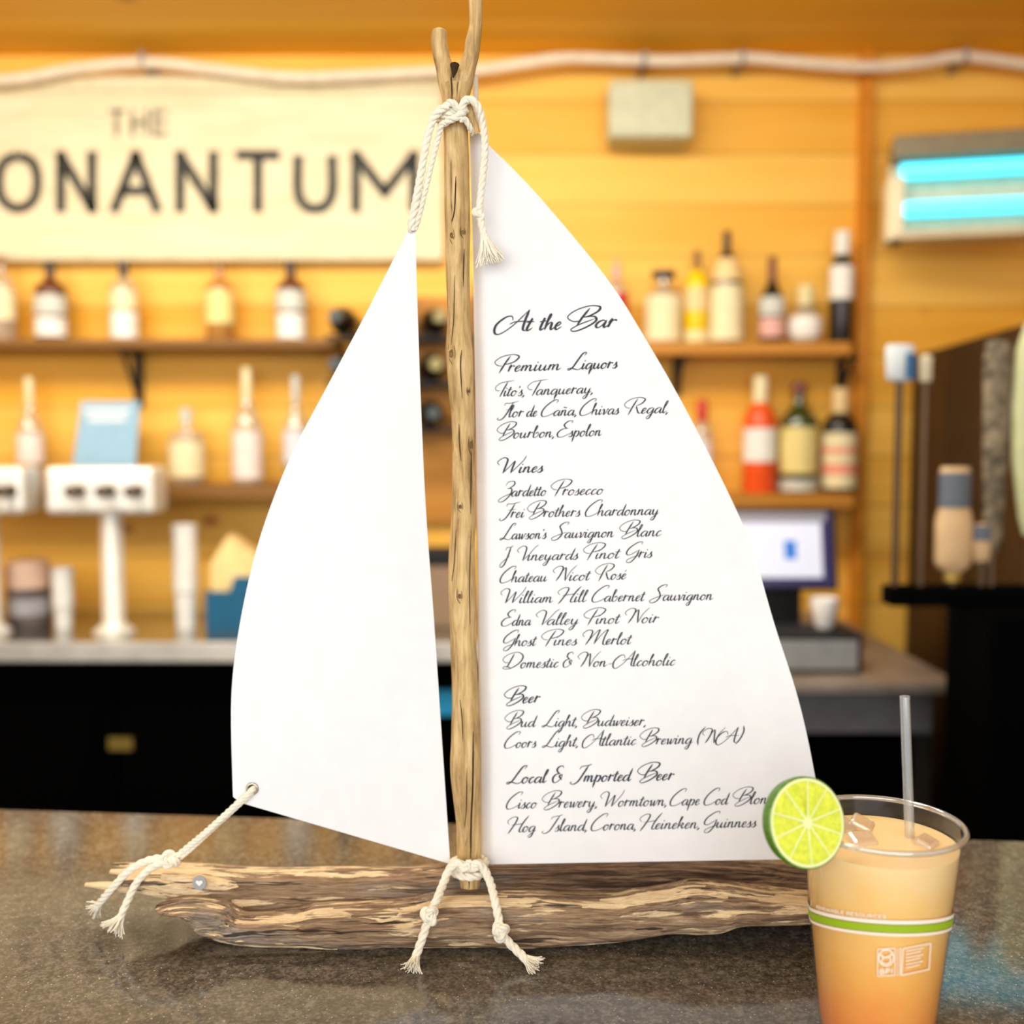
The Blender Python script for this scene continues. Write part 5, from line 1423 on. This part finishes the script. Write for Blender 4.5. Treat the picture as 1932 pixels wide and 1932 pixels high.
def drink_mat():
    m, nt, out = new_mat('orange cocktail'); N = NT(nt)
    tc = N.n('TexCoord'); sp = N.n('SeparateXYZ'); N.set(sp.inputs[0], tc.outputs['Object'])
    nz = N.noise(tc.outputs['Object'], 28, 3)
    f = N.math('ADD', N.math('DIVIDE', sp.outputs[2], CH), N.math('MULTIPLY', N.math('SUBTRACT', nz, .5), .35))
    c = N.ramp(f, [(0.1, (0.98, 0.30, 0.05)), (0.4, (1.0, 0.49, 0.10)), (0.72, (1.0, 0.61, 0.2)), (0.95, (1.0, 0.71, 0.35))])
    principled(N, out, Base_Color=c, Roughness=.25, Specular_IOR_Level=.4, Subsurface_Weight=.35, Subsurface_Radius=(.02, .008, .003), Subsurface_Scale=.5)
    return m
DRINK = drink_mat()
LZ = CH - .011
mb = MB()
mb.lathe([(0, .0055), (crad(.006) - .002, .0055)] + [(crad(LZ * k / 12) - .0012, LZ * k / 12) for k in range(1, 13)] + [(crad(LZ) - .004, LZ - .0002), (crad(LZ) * .5, LZ + .0006), (0, LZ + .0004)], 64, 0, CO)
tag(mb.build('orange_cocktail', DRINK, None, origin=CO.copy()), 'orange cocktail filling the clear plastic cup', 'drink')
# ice poking out of the drink
ICE = thin('ice', (1.0, 0.95, 0.88), 0.3, 0.35, (1, .9, .75), 0.05)
for i, (dx, dy, s, rz, lab) in enumerate(((-.020, .020, .012, .5, 'ice cube floating at the back left of the drink behind the lime'), (-.004, .024, .011, 1.1, 'ice cube floating at the back middle of the drink'),
                                      (-.012, -.002, .010, .2, 'ice cube floating in the middle of the drink left of the straw'), (.026, -.006, .009, .8, 'ice cube floating right of the straw'))):
    c = CO + Vector((dx, dy, LZ + .0005))
    rt_ = Matrix.Rotation(rz, 3, 'Z') @ Matrix.Rotation(.35, 3, 'X')
    mb = MB(); mb.box(c - Vector((s, s * .8, s * .5)) * .8, c + Vector((s, s * .8, s * .5)) * .8, 0, rt_, c)
    tag(mb.build('ice_cube', ICE, None, smooth=False, bevel=.002), lab, 'ice', 'ice in the drink')
# straw
STRW = thin('clear straw', (0.86, 0.88, 0.87), 0.26, 0.17, (0.9, 0.92, 0.9), 0.08)
sa = at(1707, 1314, .648); sb_ = at(1717, 1596, .645)
sdir = (sb_ - sa).normalized()
end = sb_ + sdir * .05
mb = MB(); Ps = [sa.lerp(end, k / 20) for k in range(21)]
mb.tube(Ps, .0030, 18, cap=False)
st = mb.build('straw', STRW, None)
tag(st, 'clear plastic drinking straw standing in the orange drink', 'straw')
mb = MB(); q_ = sdir.to_track_quat('Z', 'Y').to_matrix(); torus(mb, sa, .0029, .0003, q_, 24, 6); mb.build('straw_tip', STRW, st)
# lime wheel on the rim
LC = at(1524, 1552, .600)
n_ = Vector((.34, -.90, .26)).normalized()
qx = n_.to_track_quat('Z', 'Y').to_matrix()
lime = thing('lime_wheel', LC, 'round lime slice hooked over the left rim of the plastic cup', 'lime')
RL = .0262; TH = .0085
RIND = mat('lime rind', (0.09, 0.24, 0.008), .4, var=.25, vscale=400)
PITH = mat('lime pith', (0.80, 0.86, 0.42), .6, var=.05)
def flesh_mat():
    m, nt, out = new_mat('lime flesh'); N = NT(nt)
    tc = N.n('TexCoord')
    nz = N.noise(tc.outputs['Object'], 260, 4, .6)
    c = N.ramp(nz, [(.35, (0.56, 0.66, 0.02)), (.65, (0.78, 0.82, 0.06))])
    principled(N, out, Base_Color=c, Roughness=.22, Specular_IOR_Level=.5, Subsurface_Weight=.3, Subsurface_Radius=(.006, .006, .002), Subsurface_Scale=.4, Normal=N.bump(nz, .35, .0008))
    return m
FLESH = flesh_mat()
MB().lathe([(RL - .0012, 0), (RL - .0003, -.0006), (RL - .0002, -TH * .45), (RL - .0012, -TH), (RL - .0022, -TH)], 64, 0, LC, axis=qx).build('rind', RIND, lime)
MB().lathe([(0, 0), (RL - .0012, 0), (RL - .0014, -TH + .0004), (0, -TH + .0004)], 64, 0, LC, axis=qx).build('pith', PITH, lime)
mb = MB(); ns = 10
LA = [2 * math.pi * k / ns + .2 + (random.uniform(-.1, .1) if 0 < k < ns else 0) for k in range(ns + 1)]
for k in range(ns):
    a0 = LA[k]; a1 = LA[k + 1]
    ac = (a0 + a1) / 2; half = (a1 - a0) / 2
    poly = []
    r_in, r_out = .0036, RL - .0030
    for j in range(7):
        a = ac + half * (-.94 + 1.88 * j / 6); poly.append((r_out * math.cos(a), r_out * math.sin(a)))
    poly.append((r_in * math.cos(ac + half * .45), r_in * math.sin(ac + half * .45)))
    poly.append((r_in * .8 * math.cos(ac), r_in * .8 * math.sin(ac)))
    poly.append((r_in * math.cos(ac - half * .45), r_in * math.sin(ac - half * .45)))
    cx = sum(p[0] for p in poly) / len(poly); cy = sum(p[1] for p in poly) / len(poly)
    lo = [mb.vert(LC + qx @ Vector((x, y, .0001))) for x, y in poly]
    up = [mb.vert(LC + qx @ Vector((cx + (x - cx) * .96, cy + (y - cy) * .96, .0004))) for x, y in poly]
    mb.face(up)
    for j in range(len(poly)): mb.face((lo[j], lo[(j + 1) % len(poly)], up[(j + 1) % len(poly)], up[j]))
mb.build('flesh', FLESH, lime)
